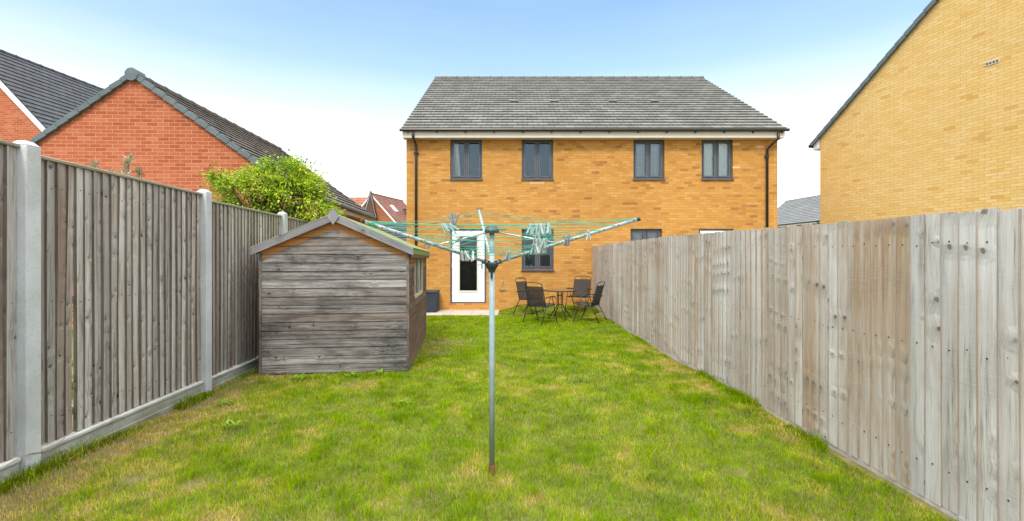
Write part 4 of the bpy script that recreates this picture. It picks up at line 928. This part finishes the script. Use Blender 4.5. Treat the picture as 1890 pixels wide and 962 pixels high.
# ------------------------------------------------------------ patio set
def chair_proto():
    r = thing('garden_chair', (0, 0, 0)); W = .25
    m = MB(); top = [(-W, -.14, .40), (-W * .97, -.21, .66), (-W * .95, -.28, .90), (-W * .80, -.305, .945), (-W * .4, -.312, .958), (W * .4, -.312, .958), (W * .80, -.305, .945), (W * .95, -.28, .90), (W * .97, -.21, .66), (W, -.14, .40)]
    m.tube(top, .0105, 8); m.build('back_frame', M['frame_blk'], r, smooth=True)
    m = MB(); n = 8
    for i in range(n):
        f0, f1 = i / n, (i + 1) / n
        def q(f, x): return (x * (1 - .04 * f), -.14 - .13 * f + .012 * math.sin(f * 3.1) * -1, .40 + .47 * f)
        m.quad(q(f0, -W + .01), q(f0, W - .01), q(f1, W - .01), q(f1, -W + .01))
    m.build('backrest', M['sling'], r)
    m = MB()
    for i in range(n):
        f0, f1 = i / n, (i + 1) / n
        def q(f, x): return (x, -.14 + .42 * f, .405 + .03 * f - .025 * math.sin(f * 3.14))
        m.quad(q(f0, -W + .01), q(f0, W - .01), q(f1, W - .01), q(f1, -W + .01))
    m.build('seat', M['sling'], r)
    m = MB(); m.tube([(-W, -.15, .40), (-W, .26, .435), (-W + .03, .29, .435), (W - .03, .29, .435), (W, .26, .435), (W, -.15, .40)], .0105, 8); m.tube([(-W, -.15, .40), (W, -.15, .40)], .010, 8); m.build('seat_frame', M['frame_blk'], r, smooth=True)
    for s in (-1, 1):
        m = MB(); m.tube([(s * (W + .022), .31, 0), (s * (W + .022), .20, .30), (s * (W + .022), .09, .615)], .0105, 8); m.build('leg', M['frame_blk'], r, smooth=True)
        m = MB(); m.tube([(s * (W + .012), -.34, 0), (s * (W + .012), -.19, .30), (s * (W + .012), -.10, .43)], .0105, 8); m.build('leg', M['frame_blk'], r, smooth=True)
        m = MB(); m.tube([(s * (W + .02), -.235, .60), (s * (W + .03), -.1, .625), (s * (W + .03), .14, .635), (s * (W + .03), .22, .60)], .013, 8); m.tube([(s * (W + .022), .02, .62), (s * (W + .022), -.08, .42)], .008, 6); m.build('armrest', M['frame_blk'], r, smooth=True)
    for y, z, ww in ((.27, .10, .022), (-.22, .235, .012)):
        m = MB(); m.tube([(-W - ww, y, z), (W + ww, y, z)], .008, 6); m.build('stretcher', M['frame_blk'], r, smooth=True)
    return r
cp = chair_proto()
TBL = (1.20, 11.4)
CH = [((.66, 10.62), (.62, .8), 'black garden chair nearest the camera with its back turned'),
      ((.46, 12.15), (.85, -.62), 'black garden chair at the far left of the table'),
      ((1.80, 12.25), (-.52, -.85), 'black garden chair behind the table on its right, facing the lawn'),
      ((1.84, 10.80), (-.86, .50), 'black garden chair side on, nearest the pale fence')]
for i, ((x, y), (fx, fy), lab) in enumerate(CH):
    if i == 0: r = cp
    else:
        r = cp.copy(); COL.objects.link(r)
        for ch in cp.children: c = ch.copy(); COL.objects.link(c); c.parent = r
    r.location = (x, y, float(hgt(x, y)) + .005); r.rotation_euler = (0, 0, math.atan2(-fx, fy)); tag(r, lab, 'garden chair', 'black sling chairs around the garden table')
tz = float(hgt(*TBL)); tb = thing('garden_table', (TBL[0], TBL[1], tz), 'round dark garden table with thin metal legs among four chairs', 'garden table')
m = MB(); m.tube([(0, 0, .712), (0, 0, .722)], .40, 40); m.build('tabletop', M['tabletop'], tb)
m = MB(); m.tube([(.412 * math.cos(a), .412 * math.sin(a), .712) for a in [k * math.pi / 20 for k in range(41)]], .013, 8, cap=False); m.build('rim', M['frame_blk'], tb, smooth=True)
for k in range(4):
    a = k * math.pi / 2 + .35; c, s = math.cos(a), math.sin(a); m = MB()
    m.tube([(.30 * c, .30 * s, .70), (.09 * c, .09 * s, .69), (.075 * c, .075 * s, .62), (.075 * c, .075 * s, .36), (.11 * c, .11 * s, .28), (.34 * c, .34 * s, .0)], .0115, 8); m.build('leg', M['frame_blk'], tb, smooth=True)
for z in (.36, .58):
    m = MB(); m.tube([(.075 * math.cos(a), .075 * math.sin(a), z) for a in [k * math.pi / 10 for k in range(21)]], .007, 6, cap=False); m.build('leg_ring', M['frame_blk'], tb, smooth=True)
# storage box
m = MB(); sb = thing('storage_box', (-2.6, 12.8, 0), 'dark navy plastic storage box on the patio against the wall', 'storage box')
m.bx(-3.18, -2.10, 12.58, 13.16, .014, .55)
for k in range(16): m.bx(-3.17 + k * .067, -3.17 + k * .067 + .045, 12.571, 12.579, .05, .52)
for k in range(8): m.bx(-2.099, -2.091, 12.6 + k * .07, 12.6 + k * .07 + .048, .05, .52)
shift(m.build('body', M['navy']), sb); m = MB(); m.bx(-3.2, -2.08, 12.56, 13.18, .552, .60); shift(bev(m.build('lid', M['navy']), .01, 2), sb)
# outside tap with a loop of hose
tp_ = thing('outdoor_tap', (-.268, HY, .9), 'brass outdoor tap with a short loop of pale hose', 'tap')
x = (928 - 945) / 63.3
m = MB(); m.tube([(x, HY, .9), (x, HY - .07, .9), (x, HY - .085, .86)], .013, 8); m.tube([(x, HY - .05, .9), (x, HY - .05, .95)], .008, 6); m.box(V(x - .03, HY - .058, .945), (.06, 0, 0), (0, .015, 0), (0, 0, .01)); shift(m.build('tap_body', M['brass'], smooth=False), tp_)
m = MB(); m.tube([(x, HY - .085, .86), (x - .035, HY - .07, .78), (x - .05, HY - .05, .68), (x - .02, HY - .045, .58), (x + .01, HY - .045, .60), (x - .01, HY - .045, .66)], .011, 8); shift(m.build('hose', M['hose'], smooth=True), tp_)

# ------------------------------------------------------------ foliage
def fold_leaf(mb, p, d, n, L, W, col):
    d = d.normalized(); s = d.cross(n)
    if s.length < 1e-3: s = d.cross(V(1, 0, 0))
    s.normalize(); n = s.cross(d)
    a, b, c, e = p, p + d * L * .45 + s * W * .5 + n * W * .15, p + d * L - n * L * .12, p + d * L * .45 - s * W * .5 + n * W * .15
    md = p + d * L * .5
    mb.add([a, b, c, e, md], [[0, 1, 4], [1, 2, 4], [2, 3, 4], [3, 0, 4]], [[(0, 0)] * 3] * 4, col=col)
def rv(): 
    v = V(random.gauss(0, 1), random.gauss(0, 1), random.gauss(0, 1)); return v.normalized()
# shrub behind the left fence
bc = V(-4.28, 8.15, 2.42); bush = thing('bushy_shrub', (-4.3, 8.15, 0), 'yellow green leafy shrub with reddish tips spilling over the left fence', 'shrub')
m = MB(); br = MB()
br.tube([(-4.3, 8.15, -.05), (-4.27, 8.17, .9), (-4.32, 8.12, 1.7)], [.06, .045, .03], 8)
rad = V(1.02, .72, .80)
pal = [(.36, .50, .02), (.24, .40, .018), (.46, .56, .03), (.12, .23, .018), (.54, .60, .07), (.38, .50, .03), (.20, .32, .02)]
cl = []
for k in range(300):
    d = rv(); 
    if d.z < -.55: d.z *= -.6; d.normalize()
    q = random.uniform(.55, 1.0) ** .6; lump = 1 + .13 * math.sin(d.x * 5 + 1) * math.cos(d.y * 4) + .12 * math.sin(d.z * 7 + d.x * 3)
    c = bc + V(d.x * rad.x, d.y * rad.y, d.z * rad.z) * q * lump; 
    if c.x > -3.62 and c.z < 2.22: continue
    cl.append((c, d, q))
for c, d, q in cl:
    base = V(-4.32, 8.13, 1.7) if random.random() < .6 else V(-4.3, 8.15, 1.3); mid = base.lerp(c, .55) + rv() * .08
    br.tube([base, mid, c], [.012, .008, .004], 5)
    tipred = random.random() < (.18 if d.z < .3 else .08); cc = random.choice(pal)
    for i in range(random.randint(60, 85)):
        o = rv() * abs(random.gauss(0, .11)); o.z *= .85; p = c + o; col = cc if random.random() < .6 else random.choice(pal)
        if tipred and random.random() < .5: col = random.choice([(.38, .19, .10), (.42, .25, .14), (.40, .36, .08)])
        k = random.uniform(.8, 1.25); col = tuple(x * k for x in col); ld = (o.normalized() * .6 + d * .5 + rv() * .6 + V(0, 0, -.25))
        fold_leaf(m, p, ld, (V(0, 0, 1) + rv() * .8).normalized(), random.uniform(.03, .085), random.uniform(.016, .042), col)
for a, b in (((-3.55, 8.0, 2.75), (-3.25, 7.95, 3.02)), ((-3.5, 8.1, 2.6), (-3.2, 8.0, 2.86)), ((-3.85, 8.1, 2.95), (-3.62, 8.0, 3.2))):   # stray shoots
    a, b = V(*a), V(*b); br.tube([V(-4.2, 8.1, 2.2), a, b], [.008, .005, .002], 5)
    for i in range(26): p = a.lerp(b, random.random()) + rv() * .04; fold_leaf(m, p, rv() + V(.5, 0, .1), V(0, 0, 1) + rv() * .6, .05, .03, random.choice(pal[:4]))
shift(m.build('foliage', M['leaf']), bush); shift(br.build('stems', M['bark'], smooth=True), bush)
# dry olive-leaved plant peeping over the fence
dp = thing('grey_leaved_plant', (-3.82, 4.42, 0), 'sparse dry plant with narrow pinkish leaves peeping over the left fence', 'plant')
m = MB(); br = MB()
for (x, y, z) in ((-3.86, 4.22, 2.36), (-3.80, 4.52, 2.47), (-3.78, 4.62, 2.36), (-3.84, 4.35, 2.30), (-3.80, 4.46, 2.30)):
    b0 = V(-3.86, 4.4, -.05); tpp = V(x, y, z); md = b0.lerp(tpp, .6) + rv() * .05; br.tube([b0, md, tpp], [.009, .006, .003], 5)
    for i in range(90):
        f = 1 - .45 * random.random() ** 1.3; p = md.lerp(tpp, f) if f < 1 else tpp; fold_leaf(m, p, rv() + V(0, 0, .9), rv(), random.uniform(.05, .085), .018, random.choice([(.46, .33, .23), (.30, .29, .16), (.58, .44, .34), (.24, .26, .12)]))
shift(m.build('foliage', M['leaf']), dp); shift(br.build('stems', M['bark'], smooth=True), dp)
# ivy seen through the gap between two pales
iv = thing('ivy_plant', (-3.75, 3.6, 0), 'green climbing plant showing through a gap between two fence pales', 'plant'); m = MB(); br = MB(); br.tube([(-3.75, 3.6, -.05), (-3.74, 3.58, .8), (-3.75, 3.55, 1.4)], [.012, .008, .004], 5)
for i in range(420):
    p = V(random.uniform(-3.95, -3.55), random.uniform(3.35, 3.95), random.uniform(.3, 1.5)); fold_leaf(m, p, rv(), V(1, -.3, .3) + rv() * .6, .06, .045, random.choice(pal))
shift(m.build('foliage', M['leaf']), iv); shift(br.build('stems', M['bark'], smooth=True), iv)
# weeds
WP = [(-2.62, 5.55, 'green weed clump farthest left along the foot of the shed'), (-1.98, 5.63, 'leafy weed clump in the middle of the foot of the shed'), (-1.70, 5.72, 'leafy weed clump nearest the right corner of the shed'),
      (-2.92, 4.62, 'small green weed in bare patch beside the second concrete post'), (-2.45, 3.95, 'tiny weed among dry grass between the first two concrete posts'), (-1.12, 4.55, 'flat weed in the lawn between shed and airer')]
for x, y, lab in WP:
    m = MB(); o0 = V(x, y, float(hgt(x, y)))
    for i in range(26):
        a = random.uniform(0, 6.28); L = random.uniform(.03, .075); d = V(math.cos(a), math.sin(a), random.uniform(.2, 1.3)); fold_leaf(m, o0 + V(random.uniform(-.09, .09), random.uniform(-.03, .03), random.uniform(0, .04)), d, V(0, 0, 1), L, L * .45, random.choice([(.16, .30, .02), (.22, .38, .025), (.27, .42, .03)]))
    tag(m.build('weed', M['leaf'], origin=o0), lab, 'weed')

# ------------------------------------------------------------ grass
def vnoise(x, y, sc, seed):
    r = np.random.default_rng(seed); G = r.random((128, 128)); X = x * sc + 37.3; Y = y * sc + 51.7
    xi = np.floor(X).astype(int); yi = np.floor(Y).astype(int); fx = X - xi; fy = Y - yi; fx = fx * fx * (3 - 2 * fx); fy = fy * fy * (3 - 2 * fy)
    g = lambda a, b: G[a % 128, b % 128]
    return (g(xi, yi) * (1 - fx) + g(xi + 1, yi) * fx) * (1 - fy) + (g(xi, yi + 1) * (1 - fx) + g(xi + 1, yi + 1) * fx) * fy
def fbm(x, y, sc, seed): return .5 * vnoise(x, y, sc, seed) + .3 * vnoise(x, y, sc * 2.1, seed + 1) + .2 * vnoise(x, y, sc * 4.7, seed + 2)
bands = [(1.0, 2.2, 3500, .0038), (2.2, 3.6, 20000, .0024), (3.6, 5.5, 13000, .0030), (5.5, 8.0, 8000, .0040), (8.0, 13.22, 4600, .0058)]
X_, Y_, W_ = [], [], []
for y0, y1, dens, bw in bands:
    n = int((y1 - y0) * 6.35 * dens); X_.append(RNG.uniform(-3.75, 2.6, n)); Y_.append(RNG.uniform(y0, y1, n)); W_.append(np.full(n, bw))
# taller tufts along the fence and shed feet
n = 26000; y = RNG.uniform(1.5, 13.1, n); s = RNG.random(n) < .5
x = np.where(s, -3.32 - .0476 * (y - 3.11) + .06 + np.abs(RNG.normal(0, .05, n)), 2.49 - .0125 * (y - 2.5) - .03 - np.abs(RNG.normal(0, .05, n)))
keep = vnoise(x * 0 + s * 9, y, 2.2, 77) > .48; ed_x, ed_y = x[keep], y[keep]
X = np.concatenate(X_ + [ed_x]); Y = np.concatenate(Y_ + [ed_y]); Wd = np.concatenate(W_ + [np.full(len(ed_x), .0042)]); edge = np.zeros(len(X), bool); edge[len(X) - len(ed_x):] = True
su = (X - SO.x) * SU.x + (Y - SO.y) * SU.y; sdd = (X - SO.x) * SD.x + (Y - SO.y) * SD.y
ok = ~((su > -.02) & (su < SW + .02) & (sdd > -.02) & (sdd < SDp + .02)) & ~((X < -.37 + .04 * np.sin(Y * 9)) & (Y > 11.93 + .03 * np.sin(X * 7)))
ok &= ((2.49 - .0125 * (Y - 2.5)) - X > .02 + .07 * np.clip(vnoise(X * 0, Y, 1.3, 55) * 2 - .7, 0, 1)) | (vnoise(X * 0 + 3, Y, 2.2, 77) > .6)
ok &= (X > -3.32 - .0476 * (Y - 3.11) + .045) & (X < 2.49 - .0125 * (Y - 2.5) - .022)
dl = X - (-3.32 - .0476 * (Y - 3.11)); dr = (2.49 - .0125 * (Y - 2.5)) - X
lush = fbm(X, Y, .9, 5); fine = fbm(X, Y, 4.5, 9); mid = fbm(X, Y, 2.0, 31)
dry = (mid - .5) * 1.25 + (fine - .5) * 1.7 + .05
dry += .70 * np.exp(-(dl / .85) ** 2) * (Y < 6.5) + .40 * np.exp(-((dr - .3) / .42) ** 2) * sstep(vnoise(X, Y, .8, 91), .25, .6) * 1.35
dry += .6 * np.exp(-(((X + 1.30) / .35) ** 2 + ((Y - 7.8) / 1.1) ** 2))          # worn strip beside the shed
dry += .25 * np.exp(-(((X + .1) / .5) ** 2 + ((Y - 2.9) / .35) ** 2)) - .28 * np.exp(-(((X - .2) / 2.0) ** 2 + ((Y - 9.7) / 1.6) ** 2))
dry += .18 * np.exp(-((Y - 2.4) / .7) ** 2) + .25 * np.exp(-(((X + 1.9) / 1.2) ** 2 + ((Y - 5.2) / .35) ** 2))
bare = np.clip((dry - .80) * 2.0, 0, .82)
bare = np.maximum(bare, .8 * np.clip(1.25 - dl / .55, 0, 1) * sstep(vnoise(X, Y, 1.7, 43), .42, .62) * (Y < 5.6) * (dl > .12))
# small bare scuffs
for bx_, by_, br_ in ((-2.55, 3.05, .13), (-2.30, 2.35 + .5, .10), (-2.75, 4.45, .16), (-1.33, 8.1, .5), (-1.25, 7.3, .3), (-2.9, 3.6, .12), (-1.9, 5.25, .2), (-2.1, 3.0, .12), (1.6, 3.15, .1)):
    bare = np.maximum(bare, .9 * np.exp(-(((X - bx_) / br_) ** 2 + ((Y - by_) / br_ / .7) ** 2)))
ok &= (RNG.random(len(X)) > bare) | edge
X, Y, Wd, edge, dry, lush, fine, dl, dr = [a[ok] for a in (X, Y, Wd, edge, dry, lush, fine, dl, dr)]; N = len(X)
tuft = fbm(X, Y, 6.5, 21)
H = RNG.uniform(.014, .036, N) * (.65 + .9 * tuft) * (1 - .35 * np.clip(dry - .4, 0, 1)); H = H * (1 + .9 * np.clip((tuft - .6) * 5, 0, 1) * (dry < .45)); H = np.where(edge, RNG.uniform(.025, .09, N) * (.35 + 1.1 * vnoise(X * 0, Y, 1.6, 3)), H)
az_ = RNG.uniform(0, 2 * np.pi, N); lean = np.abs(RNG.normal(.55, .35, N)); la = az_ + RNG.normal(0, .5, N) + np.pi / 2
dx, dy = np.cos(az_), np.sin(az_); lx_, ly_ = np.cos(la), np.sin(la); Z = hgt(X, Y)
tipx, tipy, tipz = X + lx_ * H * lean, Y + ly_ * H * lean, Z + H
mxx, myy, mzz = X + lx_ * H * lean * .35, Y + ly_ * H * lean * .35, Z + H * .6
co = np.empty((N, 5, 3), np.float32); hwid = Wd / 2
co[:, 0] = np.stack([X - dx * hwid, Y - dy * hwid, Z - .004], 1); co[:, 1] = np.stack([X + dx * hwid, Y + dy * hwid, Z - .004], 1)
co[:, 2] = np.stack([mxx + dx * hwid * .8, myy + dy * hwid * .8, mzz], 1); co[:, 3] = np.stack([mxx - dx * hwid * .8, myy - dy * hwid * .8, mzz], 1)
co[:, 4] = np.stack([tipx, tipy, tipz], 1)
green = np.array([.225, .355, .001]); deep = np.array([.105, .215, .001]); yel = np.array([.43, .44, .004]); straw = np.array([.62, .47, .14]); brown = np.array([.26, .19, .09])
pr = np.clip(dry + RNG.normal(0, .22, N), 0, 1.3)
g = green[None] * (1 - lush[:, None]) + (green * 1.18)[None] * lush[:, None]
dm = np.clip(1.5 - fine * 2.6, 0, 1)[:, None]; g = g * (1 - dm * .6) + deep * dm * .6
c = g; t1 = np.clip((pr - .30) / .30, 0, 1)[:, None]; c = c * (1 - t1 * .7) + yel * t1 * .7; t2 = np.clip((pr - .62) / .3, 0, 1)[:, None]; c = c * (1 - t2) + straw * t2
t3 = (RNG.random(N) < .06)[:, None]; c = np.where(t3, brown, c); e3 = edge[:, None]; c = np.where(e3 & (RNG.random(N) < .8)[:, None], green * .72, c)
c = c * RNG.uniform(.58, 1.36, N)[:, None] * (.82 + .36 * vnoise(X, Y, 11, 61))[:, None]
cols = np.ones((N, 5, 4), np.float32); cols[:, :, :3] = c[:, None, :]; 
me = bpy.data.meshes.new('grass'); me.vertices.add(N * 5); me.vertices.foreach_set('co', co.ravel())
me.loops.add(N * 7); idx = (np.arange(N)[:, None] * 5 + np.array([0, 1, 2, 3, 3, 2, 4])[None]).astype(np.int32); me.loops.foreach_set('vertex_index', idx.ravel())
me.polygons.add(N * 2); st = (np.arange(N)[:, None] * 7 + np.array([0, 4])[None]).astype(np.int32); me.polygons.foreach_set('loop_start', st.ravel())
me.update(calc_edges=True)
ca = me.color_attributes.new('tint', 'FLOAT_COLOR', 'POINT'); ca.data.foreach_set('color', cols.ravel()); me.materials.append(M['blade'])
go = bpy.data.objects.new('grass', me); COL.objects.link(go); tag(go, 'patchy green and straw coloured lawn grass', 'grass', kind='stuff')
print('blades', N)
